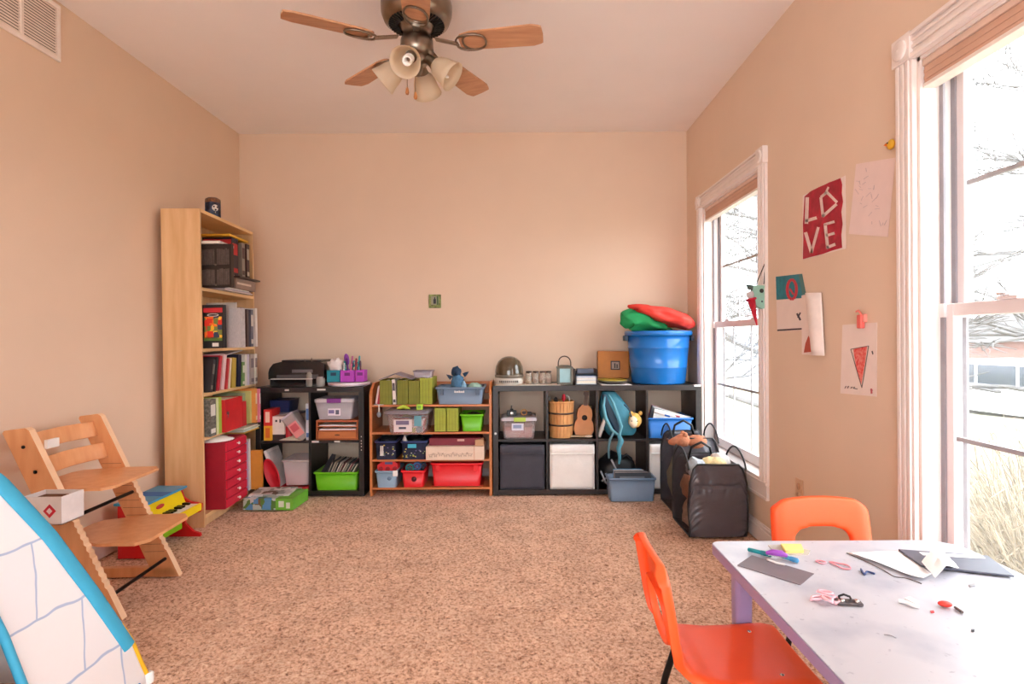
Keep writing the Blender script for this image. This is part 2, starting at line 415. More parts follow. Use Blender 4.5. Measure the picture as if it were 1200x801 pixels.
# white van across the road
vn = thing('van', 'white van parked across the street outside the near window', 'van', (13.9, 16.2, -1.36), R(100))
vw = M('van_paint', (240, 240, 244), .3, var=.01)
prof = [(-2.4, .35), (2.35, .35), (2.45, .8), (1.65, 1.05), (1.0, 1.78), (-2.25, 1.82), (-2.45, 1.0)]
MB().prism(prof, -.95, .95, 0, RX(90)).build('body', vw, vn, bevel=.08, seg=3)
for side in (-.965, .965):
    for xs in ((-2.1, -.9), (-.8, .25), (.35, 1.25)):
        x0, x1 = xs
        MB().prism([(x0, 1.12), (x1 + (.15 if x1 > 1 else 0), 1.12), (x1 - (.35 if x1 > 1 else 0), 1.65), (x0, 1.65)], -.008, .008, 0, TR((0, side, 0)) @ RX(90)).build('window', M('van_glass', (60, 66, 76), .1), vn)
    for x in (-1.6, 1.6): MB().lathe([(.2, -.12), (.34, -.12), (.34, .12), (.2, .12)], (0, 0, 0), 20, 0, TR((x, side * .9, .34)) @ RX(90)).build('wheel', black, vn)
# brick house across the road
hs = thing('house', 'red brick house with a grey gabled roof across the street', 'house', (23.5, 26.5, -1.5), R(52))
brick = M('brick_wall', (150, 112, 104), .9, var=.15, scale=6)
MB().box(-6, 6, -3, 3, 0, 2.4).build('wall', brick, hs)
MB().prism([(-3.5, 2.35), (3.5, 2.35), (0, 4.3)], -6.5, 6.5, 0, RZ(90) @ RX(90)).build('roof', M('shingle', (124, 122, 124), .9, var=.1, scale=8), hs)
for x in (-4, -.8, 2.6):
    wn = MB().box(x - .7, x + .7, -3.05, -2.98, .8, 2.0).build('window', white, hs)
    MB().box(x - .6, x + .6, -3.07, -3.04, .9, 1.9).build('pane', M('far_glass', (120, 130, 140), .1), wn)
MB().box(.6, 1.5, -3.06, -2.98, 0, 2.05).build('door', white, hs)
hn = thing('neighbour_house', 'white sided house close outside the narrow far window', 'house', (11, 27, -1.6), R(10))
m = MB()
for k in range(18): m.hexa([(-4, -2, k * .16), (4, -2, k * .16), (4, 2, k * .16), (-4, 2, k * .16), (-3.985, -1.985, k * .16 + .16), (3.985, -1.985, k * .16 + .16), (3.985, 1.985, k * .16 + .16), (-3.985, 1.985, k * .16 + .16)])
m.build('siding', M('white_siding', (244, 244, 246), .6, var=.01), hn)
MB().prism([(-2.4, 2.85), (2.4, 2.85), (0, 3.6)], -4.4, 4.4, 0, RZ(90) @ RX(90)).build('roof', M('pale_roof', (222, 222, 226), .8), hn)

# ------------------------------------------------------------------ ceiling fan
FC = (-.46, 2.71); FZ = 2.49
fan = thing('ceiling_fan', 'five bladed ceiling fan with pine blades and four frosted glass lights', 'ceiling fan', (FC[0], FC[1], FZ))
pine = M('pine_blade', (206, 154, 116), .45, scale=5, stretch=(1, 9, 9), c2=(184, 130, 96))
hc = H - FZ
MB().lathe([(.09, hc), (.155, hc - .012), (.165, hc - .05), (.163, hc - .09), (.15, hc - .125), (.12, hc - .14), (.07, hc - .15), (.06, .03), (.075, .02), (.078, -.035), (.055, -.06), (.03, -.07), (0, -.07)][::-1], n=40).build('motor_housing', nickel, fan)
m = MB()
for k in range(44):
    a = 2 * math.pi * k / 44
    m.bar((math.cos(a) * .085, math.sin(a) * .085, hc - .151), (math.cos(a) * .128, math.sin(a) * .128, hc - .139), .007, .008)
m.build('cooling_slots', M('dark_slot', (26, 22, 20), .6), fan)
for k in range(5):
    a = R(-9 + 72 * k); A = RZ(-9 + 72 * k)
    bl = []
    for i in range(9):
        t = i / 8; bl.append((.215 + .375 * t - (.012 if i == 8 else 0), -.056 - .012 * t + (.012 if i in (0, 8) else 0)))
    out = bl + [(.588, -.05), (.592, 0), (.588, .05)] + [(x, -y) for x, y in bl[::-1]] + [(.205, .03), (.205, -.03)]
    b = MB().prism(out, -.004, .004, 0, A @ RX(-11)).build('blade', pine, fan, bevel=.002)
    m = MB()
    m.bar(A @ Vector((.09, 0, .02)), A @ Vector((.20, 0, -.012)), .03, .006)
    for s in (-1, 1):
        m.tube([A @ RX(-11) @ Vector((.19 + .07 * (1 - math.cos(q)), s * .052 * math.sin(q) ** .7 if q > 0 else 0, -.010)) for q in [i * math.pi / 10 for i in range(11)]], .005, 6)
    m.tube([A @ RX(-11) @ Vector((.262 - .04 * math.sin(q), .05 * math.cos(q), -.010)) for q in [i * math.pi / 8 for i in range(9)]], .005, 6)
    m.build('blade_iron', nickel, b)
MB().lathe([(0, -.145), (.016, -.142), (.024, -.12), (.03, -.095), (.05, -.085), (.055, -.06), (.04, -.05)], n=24).build('light_hub', nickel, fan)
frost = bpy.data.materials.new('frosted_glass'); frost.use_nodes = True
_b = frost.node_tree.nodes['Principled BSDF']; _b.inputs['Base Color'].default_value = rgb((236, 222, 200)); _b.inputs['Roughness'].default_value = .45
_t = frost.node_tree.nodes.new('ShaderNodeBsdfTranslucent'); _t.inputs[0].default_value = rgb((244, 230, 208))
_m = frost.node_tree.nodes.new('ShaderNodeMixShader'); _m.inputs[0].default_value = .5
frost.node_tree.links.new(_b.outputs[0], _m.inputs[1]); frost.node_tree.links.new(_t.outputs[0], _m.inputs[2])
frost.node_tree.links.new(_m.outputs[0], frost.node_tree.nodes['Material Output'].inputs[0])
for k, a in enumerate((-98, -8, 82, 172)):
    A = RZ(a) @ TR((.075, 0, -.085)) @ RY(128)      # local z runs from neck to mouth
    ar = MB().lathe([(.022, -.03), (.026, 0), (.03, .012), (.026, .02)], n=18, X=A)
    ar.tube([RZ(a) @ Vector((.03, 0, -.07)), A @ Vector((0, 0, -.03))], .011, 8)
    ar = ar.build('lamp_arm', nickel, fan)
    MB().lathe([(.028, .012), (.044, .03), (.055, .06), (.060, .09), (.070, .122), (.0685, .123), (.057, .09), (.052, .06), (.041, .032), (.026, .016)], n=28, X=A, cap0=False, cap1=False).build('glass_shade', frost, ar)
    sp = [A @ Vector((.017 * math.cos(q), .017 * math.sin(q), .04 + .0042 * q)) for q in [i * .5 for i in range(28)]]
    MB().tube(sp, .0065, 8).build('spiral_bulb', M('bulb_white', (252, 250, 246), .3), ar)
for x, y, zb in ((-.035, -.06, -.255), (.0, -.045, -.27)):
    c = MB().tube([(x, y, -.05), (x, y, zb + .03)], .0014, 5).build('pull_chain', M('chain_brass', (150, 110, 70), .3, metal=1), fan)
    MB().lathe([(.002, .034), (.006, .026), (.009, .008), (.006, 0), (0, 0)][::-1], (x, y, zb), 12).build('chain_knob', M('knob_wood', (188, 120, 66), .4), c)

# ------------------------------------------------------------------ birch bookcase with its books
BA, BL, BD = 3.0, .80, .225
MBC = TR((-1.872, 3.462, 0)) @ RZ(90 + BA) @ RX(-.57)
bc = thing('bookcase', 'tall birch bookcase crammed with books in the far left corner', 'bookcase', mat=MBC)
BH = 1.905
MB().box(0, .018, 0, BD, 0, BH).build('side_panel', birch, bc, bevel=.0015)
MB().box(BL - .018, BL, 0, BD, 0, BH).build('side_panel', birch, bc, bevel=.0015)
MB().box(.018, BL - .018, BD - .006, BD - .001, .02, BH - .01).build('back_panel', birch, bc)
SH = (.07, .535, .80, 1.068, 1.435)
for z in SH + (BH,): MB().box(.018, BL - .018, .0, BD - .006, z - .02, z).build('shelf', birch_edge, bc, bevel=.001)
MB().box(.018, BL - .018, .012, .03, 0, .05).build('plinth', birch, bc)

def book(label, u, t, h, d, c, z, v=-.02, tilt=0, band=None, yaw=0, name='book', cat='book', group='books on the tall birch bookcase', base=MBC, face=None):
    """stands on its tail, spine towards the room"""
    mb = MB().box(0, .003, 0, d, 0, h).box(t - .003, t, 0, d, 0, h).box(.003, t - .003, 0, .003, 0, h).box(.0032, t - .0032, .0032, d - .004, .004, h - .004, 1)
    if band: mb.box(t * .12, t * .88, -.0008, 0, h * .55, h * .86, 2).box(t * .12, t * .88, -.0008, 0, h * .08, h * .2, 2)
    if face is not None: mb.box(-.0008, 0, .004, d - .004, h * .05, h * .95, 2)
    if tilt > 0: X_ = TR((u + t, v, z + .0005)) @ RZ(yaw) @ RY(tilt) @ TR((-t, 0, 0))
    else: X_ = TR((u, v, z + .0005)) @ RZ(yaw) @ RY(tilt)
    mats = [c if not isinstance(c, tuple) else C(*c), pages]
    if band: mats.append(C(*band))
    if face is not None: mats.append(face)
    return one(mb, name, mats, label, cat, group, mat=base @ X_)
# top shelf
z = 1.435
rk = thing('disc_rack', 'black rack of dark disc cases sticking out of the top bookcase shelf', 'rack', mat=MBC @ TR((.035, -.165, z + .001)) @ RZ(-7))
MB().box(0, .004, 0, .3, 0, .262).box(0, .03, 0, .004, 0, .262).box(.026, .03, 0, .3, 0, .262).box(0, .03, .296, .3, 0, .262).box(0, .03, 0, .3, 0, .004).build('case', M('rack_black', (38, 27, 24), .4), rk, bevel=.001)
m = MB(); random.seed(3)
for r_ in range(2):
    for k in range(21):
        if k % 7 == 6: continue
        y = .012 + k * .0132; h_ = .098 - random.random() * .008
        m.box(-.004 - random.random() * .002, 0, y, y + .009, .016 + r_ * .122, .016 + r_ * .122 + h_)
m.build('disc_spine', M('disc_spines', (92, 80, 76), .35, var=.25, scale=60), rk)
for r_ in range(2):
    for y in (.098, .19): MB().box(-.008, 0, y - .006, y + .002, .01 + r_ * .122, .02 + r_ * .122).build('divider', M('divider_grey', (120, 104, 94), .5), rk)
book('thin white book lying on top of the black disc rack', .04, .016, .2, .15, (230, 220, 214), z, 0, base=MBC @ TR((.03, -.1, z + .281)) @ RY(90) @ TR((-.04, 0, -z)), face=None)
book('dark puzzle box with red spine and pale band at the end of the top shelf', .40, .10, .25, .19, (36, 34, 48), z + .115, -.015, band=(190, 40, 44), face=M('game_cover', (54, 48, 66), .4, scale=9, c2=(200, 170, 70)), name='game_box', cat='box')
book('grey spined magazine volume between red box and bookcase end', .56, .05, .24, .18, (150, 138, 128), z + .115, -.015, band=(80, 50, 50))
book('dark spined volume last on the top shelf', .645, .05, .245, .18, (70, 44, 44), z + .115, -.012, band=(190, 176, 160))
one(MB().box(0, .30, 0, .19, 0, .014), 'board_game', M('game_yellow', (226, 176, 48), .5), 'flat yellow game box lying across the tops of the upper shelf books', 'box', mat=MBC @ TR((.36, -.02, z + .369)), bevel=.002)
g = thing('storage_box', 'grey lidded storage box on the top bookcase shelf under the puzzle box', 'box', mat=MBC @ TR((.42, -.03, z + .028)))
MB().box(0, .33, 0, .2, 0, .072).build('body', M('box_taupe', (158, 134, 122), .6), g, bevel=.003)
MB().box(.02, .25, -.001, 0, .03, .044).build('label_strip', C(226, 206, 190), g)
MB().box(-.006, .345, -.03, .205, .0725, .084).build('lid', M('lid_brown', (62, 44, 42), .4), g, bevel=.003)
for k, cc in enumerate(((206, 196, 196), (170, 160, 176), (226, 220, 214))):
    one(MB().box(0, .44 - .03 * k, 0, .2, 0, .008), 'paper_stack', C(*cc, rough=.8), ('grey-white papers lying flat at the bottom of the top bookcase shelf', 'lavender papers in the middle of the flat pile on the top shelf', 'white papers uppermost in the flat pile under the grey storage box')[k], 'papers', 'paper pile on the top shelf', mat=MBC @ TR((.24 + .02 * k, -.035 + .008 * k, z + .001 + .0088 * k)))
# second shelf
z = 1.068
blk = blocks_mat('brick_toy_cover', [(240, 178, 30), (222, 44, 24), (250, 200, 60), (240, 110, 30), (120, 130, 60), (60, 66, 90)], 32)
lb = book('black and red guide book with a cover of yellow and orange blocks', .03, .035, .262, .24, (28, 24, 26), z, -.115, yaw=-5)
lb_m = MB().box(-.0015, 0, .008, .115, .06, .19).build('cover_picture', blk, lb)
MB().box(-.0015, 0, .004, .12, .215, .243).build('title_band', C(196, 40, 48), lb)
MB().tube([(-.001, .062 + .034 * math.cos(q), .2 + .007 * math.sin(q)) for q in [i * math.pi / 8 for i in range(16)]], .0018, 5, closed=True).build('title_oval', C(230, 226, 220), lb)
MB().box(-.0015, 0, .008, .118, .045, .066).build('green_base', C(90, 124, 50), lb)
MB().box(-.0015, 0, .03, .068, .01, .032).build('price_patch', C(224, 220, 214), lb)
fo = book('pale grey ring folder leaning outward in front of the dark books', .10, .05, .245, .2, M('folder_grey', (186, 178, 178), .5, var=.12, scale=50, stretch=(1, 6, 1)), z, -.19, tilt=0, yaw=-6)
book('slim green and white brochure standing behind the pale grey folder', .20, .012, .285, .19, (196, 186, 180), z, -.12, yaw=-4)
for k, (u, t, h_, cc, lab, bd) in enumerate((
        (.50, .05, .27, (44, 30, 30), 'black binder in the shadow right of the pale grey folder', None),
        (.575, .03, .262, (90, 70, 70), 'dark brown book beside the black binder on the second shelf', None),
        (.63, .042, .262, (104, 104, 120), 'blue-grey book with a white patch near the bookcase end', (220, 214, 206)),
        (.70, .034, .275, (236, 230, 228), 'white book last on the second bookcase shelf', None))):
    book(lab, u, t, h_, .19, cc, z, -.03 - .005 * k, band=bd)
# third shelf: leaning books
z = .80
L3 = [(.035, .030, .20, .20, (44, 40, 44), 14, 'black covered album first on the third bookcase shelf', (120, 116, 110)),
      (.085, .020, .215, .21, (40, 36, 40), 13, 'black book with a white edge leaning beside the album', None),
      (.125, .030, .22, .21, (196, 40, 62), 13, 'crimson book leaning on the third bookcase shelf', None),
      (.180, .040, .225, .22, (232, 196, 200), 12, 'wide pale pink book leaning beside the crimson one', None),
      (.250, .018, .20, .20, (206, 66, 72), 12, 'thin red book leaning between pale pink and cream books', None),
      (.285, .020, .20, .19, (236, 222, 200), 10, 'cream book leaning right before the olive yellow one', None),
      (.335, .055, .198, .19, (190, 164, 70), 5, 'olive yellow thick book on the third bookcase shelf', None),
      (.420, .050, .215, .19, (36, 36, 66), 5, 'navy book right of the olive yellow book', None),
      (.500, .035, .165, .18, (110, 146, 86), 2, 'short green book right of the navy one', (226, 226, 210)),
      (.545, .030, .215, .18, (224, 222, 216), 1, 'white book with grey spine right of the short green one', None),
      (.585, .030, .215, .18, (206, 196, 216), 0, 'lavender white book right of the white ones', None),
      (.640, .060, .215, .18, (176, 160, 154), 0, 'grey picture book before the last on the third shelf', (120, 104, 110)),
      (.715, .045, .215, .18, (232, 222, 214), 0, 'white volume at the end of the third bookcase shelf', (150, 130, 130))]
for i, (u, t, h_, d, cc, ti, lab, bd) in enumerate(L3): book(lab, u, t, h_, d, cc, z, -.03, tilt=ti, band=bd)
one(MB().hexa([(0, 0, 0), (.30, 0, .03), (.30, .17, .03), (0, .17, 0), (0, 0, .005), (.30, 0, .035), (.30, .17, .035), (0, .17, .005)]), 'open_booklet', C(206, 200, 204, rough=.8), 'pale open booklet laid slanting over the tops of third shelf books', 'booklet', mat=MBC @ TR((.28, .0, z + .212)))
# fourth shelf
z = .535
for (u, t, h_, d, cc, v_, lab, bd) in (
        (.03, .075, .222, .2, M('marbled_grey', (128, 126, 116), .7, scale=60, c2=(66, 66, 62)), -.03, 'grey marbled magazine file first on the fourth bookcase shelf', (226, 222, 214)),
        (.112, .028, .225, .2, (214, 220, 170), -.03, 'pale green folder right of the marbled file', None),
        (.145, .035, .225, .2, (170, 196, 70), -.03, 'lime green binder left of the red binder', None),
        (.52, .045, .215, .2, (150, 166, 130), -.02, 'grey green book behind the red binders', None),
        (.57, .025, .225, .2, (196, 190, 120), -.05, 'yellow green folder beside the orange one', None)):
    book(lab, u, t, h_, d, cc, z, v_, band=bd)
book('slim red binder tucked beside the wide red binder on the fourth shelf', .445, .06, .165, .2, (198, 40, 44), z, -.05)
rb = book('wide red binder with a small silver clasp on the fourth shelf', .19, .25, .205, .2, (206, 34, 40), z, -.05)
MB().box(.012, .045, -.002, 0, .11, .128).box(.03, .04, -.002, 0, .09, .11).build('clasp', steel, rb)

book('orange folder with a pale label at the end of the fourth shelf', .60, .03, .24, .22, M('orange_card', (226, 150, 74), .7), z, -.075, band=(236, 214, 170))
book('pink and white booklet sticking out behind the orange folder', .635, .016, .235, .2, (214, 120, 140), z, -.09, band=(235, 228, 224))
# bottom shelf
z = .07
rc = thing('drawer_chest', 'small red seven drawer chest standing on the bottom bookcase shelf', 'chest', mat=MBC @ TR((.12, -.075, z + .001)))
redp = M('red_card', (214, 26, 60), .5, var=.05)
MB().box(0, .31, .004, .24, 0, .415).build('body', M('dark_red_card', (168, 20, 44), .6), rc, bevel=.003)
for k in range(7):
    dr = MB().box(.006, .304, -.006, .004, .006 + k * .0583, .058 + k * .0583).build('drawer', redp, rc, bevel=.002)
    MB().lathe([(.004, 0), (.004, .008), (.010, .012), (.008, .018), (0, .02)], (0, 0, 0), 14, 0, TR((.155, -.006, .034 + k * .0583)) @ RX(90)).build('knob', white, dr)
hat = thing('paper_plate', 'white upturned paper plate lying on the red drawer chest', 'plate', mat=MBC @ TR((.2, .02, z + .4165)))
MB().lathe([(.10, 0), (.11, .004), (.075, .014), (.07, .02), (0, .021)], n=28).build('plate', white, hat)
for k, (cc, x, dz, ya) in enumerate((((226, 176, 70), .295, 0, 6), ((206, 214, 208), .285, .009, 3), ((190, 196, 176), .28, .018, 8), ((232, 228, 216), .29, .027, 2))):
    one(MB().box(0, .33, 0, .2, 0, .008), 'folder', C(*cc, rough=.7), ('orange folder lowest of the flat pile over the bottom shelf books', 'pale mint folder lying second in the flat pile above the books', 'grey green folder lying third in the flat pile above the books', 'cream folder on top of the flat pile under the fourth shelf')[k], 'folder', 'folders lying flat over the bottom shelf books', mat=MBC @ TR((x + .15, -.06, z + .4165 + dz)) @ RZ(-ya * .5), bevel=.001)
for (u, t, h_, d, cc, v_, lab) in (
        (.445, .018, .33, .2, (186, 70, 60), -.02, 'thin brick red book right beside the red drawer chest'),
        (.466, .012, .345, .2, (222, 206, 186), -.02, 'cream booklet between the brick red and the blue book'),
        (.482, .04, .35, .2, (56, 124, 170), -.025, 'tall blue book on the bottom bookcase shelf'),
        (.526, .022, .36, .2, (70, 150, 170), -.025, 'tall teal book right of the blue one'),
        (.552, .022, .34, .2, (196, 178, 214), -.03, 'lilac book right of the teal one'),
        (.578, .022, .355, .2, (240, 236, 234), -.035, 'tall white book left of the orange box file')):
    book(lab, u, t, h_, d, cc, z, v_)
book('orange box file jutting out of the bottom bookcase shelf', .605, .035, .27, .26, M('orange_file', (224, 142, 50), .6), z, -.105)
# tin on top of the bookcase
tn = thing('skull_tin', 'black and blue tin with a white skull pattern on top of the bookcase', 'tin', mat=MBC @ TR((.36, .085, BH + .001)))
MB().lathe([(.044, 0), (.047, .01), (.047, .105), (.045, .112)], n=28).build('body', M('tin_pattern', (58, 76, 110), .35, scale=45, c2=(22, 24, 34)), tn)
MB().lathe([(.0475, .112), (.046, .135), (.03, .146), (0, .149)], n=28).build('lid', M('tin_lid', (60, 54, 58), .35, scale=60, c2=(150, 100, 60)), tn)
def on_tin(a, zz, r=.0482): return (r * math.cos(R(a)), r * math.sin(R(a)), zz)
m = MB()
for a, zz, rr in ((222, .074, .027), (222, .045, .017)):
    m.sph(on_tin(a, zz, .034), (rr * .8, rr * .8, rr), 16)
m.build('skull', C(228, 226, 222), tn)
m = MB()
for a, zz in ((211, .08), (233, .078), (222, .06)): m.sph(on_tin(a, zz, .0535), .0058, 8)
for k in range(4): m.sph(on_tin(213 + 6 * k, .043, .047), (.0018, .0018, .006), 6)
m.build('skull_eyes', C(24, 24, 30), tn)

# ------------------------------------------------------------------ shelving units along the back wall
YF = 4.13
def expedit(label, x0, n, m_in, depth=.375):
    t = thing('cube_shelf', label, 'shelf unit', (x0, YF, 0)); th, tin, cell, ch = .038, .016, .340, .343
    Wd = 2 * th + n * cell + (n - 1) * tin; hh = 2 * th + 2 * ch + tin
    MB().box(0, Wd, 0, depth, hh - th, hh).build('top_panel', m_in, t, bevel=.0015)
    MB().box(th, Wd - th, 0, depth, 0.004, th).build('bottom_panel', m_in, t, bevel=.0015)
    for a in (0, Wd - th): MB().box(a, a + th, 0, depth, 0.0, hh - th).build('side_panel', m_in, t, bevel=.0015)
    MB().box(th, Wd - th, .002, depth, th + ch, th + ch + tin).build('shelf', m_in, t)
    for k in range(1, n):
        a = th + k * cell + (k - 1) * tin
        for zz in (th, th + ch + tin): MB().box(a, a + tin, .001, depth, zz, zz + ch).build('divider', m_in, t)
    return t, Wd, hh
ub, wb, hb = expedit('black two by two cube shelf between bookcase and oak rack', -1.866, 2, blackunit)
ur, wr_, hr = expedit('dark brown four by two cube shelf under the window end of the back wall', -.176, 4, blackwood)
ZT = hb; ZM = .038 + .343 + .016; ZB = .038
tape = C(226, 222, 218, rough=.7)
for x, zz, w_ in ((.21, ZT - .02, .03), (.44, ZT - .018, .06), (.40, ZM - .007, .05), (.56, ZM - .007, .04)): MB().box(x, x + w_, -.001, 0, zz - .006, zz + .006).build('tape_label', tape, ub)
for zz in (.42, .39, .37, .35, .325): MB().box(wb - .022, wb - .016, -.001, 0, zz, zz + .008).build('sticker', tape, ub)
MB().lathe([(.009, 0), (.009, .004), (0, .005)], (0, 0, 0), 14, 0, TR((.018, 0, .44)) @ RX(90)).build('peg_sticker', white, ur)
MB().box(wr_ - .05, wr_ - .0, -.001, .03, hr - .012, hr + .0012).build('tape_label', tape, ur)

def rnd_box_shell(w, d, h, tb, r, wall, n=4):
    a, b = w * tb, d * tb
    return [rrect(a, b, r, 0, n), rrect(w, d, r, h, n), rrect(w - 2 * wall, d - 2 * wall, r * .8, h, n), rrect(a - 2 * wall, b - 2 * wall, r * .8, wall, n)]
def tub(label, xl, xr, h, Y, z, dep, mat, name='storage_bin', cat='bin', tb=.90, group=None, rim=True, rimmat=None, handles=False, r=.02, lid=None):
    x0, x1 = X(xl, Y), X(xr, Y); w_ = x1 - x0
    t = thing(name, label, cat, ((x0 + x1) / 2, Y + dep / 2, z + .001), group=group)
    MB().loft(rnd_box_shell(w_ - (.014 if rim else 0), dep - (.014 if rim else 0), h - .002, tb, r, .003)).build('tub', mat, t)
    if rim:
        q = [rrect(w_ - .012, dep - .012, r, h - .012), rrect(w_, dep, r, h - .012), rrect(w_, dep, r, h), rrect(w_ - .024, dep - .024, r * .7, h)]
        MB().loft(q, cap0=False, cap1=False).build('rim', rimmat or mat, t)
    if handles:
        for s in (-1, 1):
            MB().box(s * w_ * .36 - .014, s * w_ * .36 + .014, -dep / 2 - .002, -dep / 2 + .012, h - .055, h - .012).build('handle', rimmat or mat, t, bevel=.003)
    return t, (x0 + x1) / 2, w_

# ---- things on and in the black two by two unit
printer = thing('printer', 'black multifunction printer on top of the black cube shelf', 'printer', (-1.592, 4.31, ZT + .001))
pb = M('printer_black', (26, 25, 27), .22, var=.1)
MB().loft([rrect(.40, .27, .03, 0), rrect(.40, .27, .03, .05), rrect(.385, .25, .05, .052)]).build('base', pb, printer)
MB().prism([(-.20, .052), (.20, .052), (.20, .165), (.17, .178), (-.11, .178), (-.165, .165), (-.192, .13), (-.20, .10)], -.115, .135, 0, RX(90)).build('body', pb, printer, bevel=.012, seg=3)
MB().box(-.12, .17, -.10, .13, .175, .189).build('scanner_lid', M('printer_lid', (44, 43, 46), .25), printer, bevel=.006)
MB().hexa([(-.03, -.139, .1), (.12, -.139, .1), (.12, -.12, .1), (-.03, -.12, .1), (-.03, -.132, .14), (.12, -.132, .14), (.12, -.12, .14), (-.03, -.12, .14)]).box(.055, .1, -.142, -.13, .104, .112).build('control_panel', M('panel_grey', (96, 94, 98), .35), printer, bevel=.002)
MB().box(-.14, .16, -.137, -.12, .055, .085).build('paper_slot', M('slot_grey', (74, 72, 76), .3), printer)
MB().box(-.17, .12, -.17, -.05, .0535, .059).build('output_tray', C(206, 200, 196), printer, bevel=.001)
gj = clear('jar_glass', (214, 210, 204), .62, .05)
def jar(label, px, Y, r, h, z=ZT):
    t = thing('glass_jar', label, 'jar', (X(px, Y), Y, z + .001))
    MB().lathe([(r * .92, 0), (r, .006), (r, h * .8), (r * .86, h * .9), (r * .9, h), (r * .84, h), (r * .80, h * .9), (r * .92, h * .79), (r * .92, .008), (0, .006)], n=24, cap1=False).build('glass', gj, t)
    return t
jar('glass jar holding paint brushes beside the printer', 363.5, 4.2, .034, .105)
random.seed(5)
for k, (dx, tilt, c, h_) in enumerate(((-.012, -16, (236, 214, 180), .19), (.004, 3, (40, 34, 34), .20), (.012, 9, (60, 46, 40), .17), (-.002, -4, (150, 60, 60), .165))):
    m = MB().tube([(0, 0, 0), (0, 0, h_ * .8)], .0035, 6, 0).lathe([(.004, 0), (.0055, .01), (.005, .022), (.001, .036)], (0, 0, h_ * .8), 8, 1)
    one(m, 'paint_brush', [C(*c), C(70, 52, 40)], ('cream handled brush leaning left in the glass jar', 'black brush standing upright in the glass jar', 'dark brown brush leaning right in the glass jar', 'dull red brush low in the middle of the glass jar')[k], 'brush', 'brushes in the glass jar', mat=TR((X(363.5, 4.2) + dx * .7, 4.2 + dx * .5, ZT + .012)) @ RY(tilt * .6))
jar('short empty glass jar right of the brush jar', 375.5, 4.19, .031, .072)
bw = thing('metal_bowl', 'shiny metal cup upside down on a dark tin behind the short jar', 'cup', (X(379, 4.29), 4.29, ZT + .001))
MB().lathe([(.04, 0), (.042, .004), (.042, .085), (.0, .087)], n=24).build('tin', M('dark_tin', (52, 44, 42), .4, metal=.6), bw)
MB().lathe([(.045, .088), (.047, .095), (.043, .13), (.03, .146), (0, .149)], n=24).build('cup', steel, bw)
# turntable caddy with cups of markers
tx, tyy = X(409, 4.26), 4.262
cd = thing('desk_caddy', 'white round turntable caddy with teal and purple cups on the black shelf', 'caddy', (tx, tyy, ZT + .001))
MB().lathe([(.13, 0), (.148, .006), (.152, .022), (.148, .028), (.142, .026), (.14, .014), (0, .012)], n=36).build('turntable', M('caddy_white', (226, 214, 226), .35), cd)
teal = C(0, 140, 160); purple = C(184, 62, 190)
cups = []
for k, (x0, x1, y0, y1, c) in enumerate(((-.142, -.048, -.07, .02, teal), (-.04, .058, -.085, .0, purple), (.062, .125, -.06, .03, purple), (-.06, .06, .01, .1, teal))):
    m = MB(); hh = .085
    for a in ((x0, x1, y0, y0 + .003), (x0, x1, y1 - .003, y1), (x0, x0 + .003, y0, y1), (x1 - .003, x1, y0, y1)): m.box(*a, .029, .029 + hh)
    m.box(x0, x1, y0, y1, .029, .033)
    cp = m.build('cup', c, cd, bevel=.0015)
    MB().box((x0 + x1) / 2 - .02, (x0 + x1) / 2 + .02, y0 - .0008, y0, .075, .098).build('grip_hole', C(20, 60, 90) if c is teal else C(110, 24, 116), cp)
random.seed(9)
pens = (((246, 240, 236), 'white'), ((20, 160, 170), 'teal'), ((120, 40, 150), 'violet'), ((236, 120, 170), 'pink'), ((24, 24, 40), 'black'), ((60, 120, 200), 'blue'), ((160, 30, 60), 'crimson'), ((80, 190, 200), 'aqua'), ((244, 190, 214), 'pale pink'), ((90, 40, 60), 'plum'))
for k, (c, nm) in enumerate(pens):
    x = tx - .025 + .0135 * k; y = tyy - .05 + .02 * (k % 3)
    h_ = .13 + .018 * ((k * 5) % 4)
    m = MB().lathe([(.0055, 0), (.0065, .004), (.0065, h_ * .68)], n=10).lathe([(.0072, h_ * .68), (.0072, h_ * .97), (.004, h_)], n=10, m=1)
    one(m, 'marker_pen', [C(*c), C(*(int(v * .8) for v in c))], nm + ' capped marker standing in the turntable caddy cups', 'pen', 'markers in the turntable caddy', mat=TR((x, y, ZT + .036)) @ RY(random.uniform(-7, 7)) @ RX(random.uniform(-8, 3)))
tissue = MB().sph((0, 0, .045), (.055, .045, .05), 22, 0, .5, 9, seed=4)
one(tissue, 'tissue_bundle', M('tissue_white', (236, 226, 224), .85), 'crumpled white tissue bulging out of the teal caddy cup', 'tissue', loc=(tx - .09, tyy - .02, ZT + .105))
# scissors in the caddy
sx = thing('scissors', 'teal handled scissors sticking up from the purple caddy cup', 'scissors', mat=TR((tx + .012, tyy - .03, ZT + .05)) @ RY(22))
MB().hexa([(-.006, -.001, 0), (.006, -.001, 0), (.006, .001, 0), (-.006, .001, 0), (-.009, -.001, .09), (.009, -.001, .09), (.009, .001, .09), (-.009, .001, .09)]).build('blades', steel, sx)
for s in (-1, 1): MB().tube([(s * .014 + .012 * math.cos(q), 0, .112 + .022 * math.sin(q)) for q in [i * math.pi / 8 for i in range(16)]], .0042, 7, closed=True).build('handle', teal, sx)
hb_ = thing('hair_brush', 'violet oval hair brush standing in the caddy', 'hair brush', mat=TR((tx - .01, tyy + .04, ZT + .045)) @ RY(-8))
MB().tube([(0, 0, 0), (0, 0, .1)], .006, 8).build('handle', C(120, 50, 150), hb_)
MB().sph((0, 0, .145), (.02, .009, .045), 16).build('head', C(140, 60, 170), hb_)

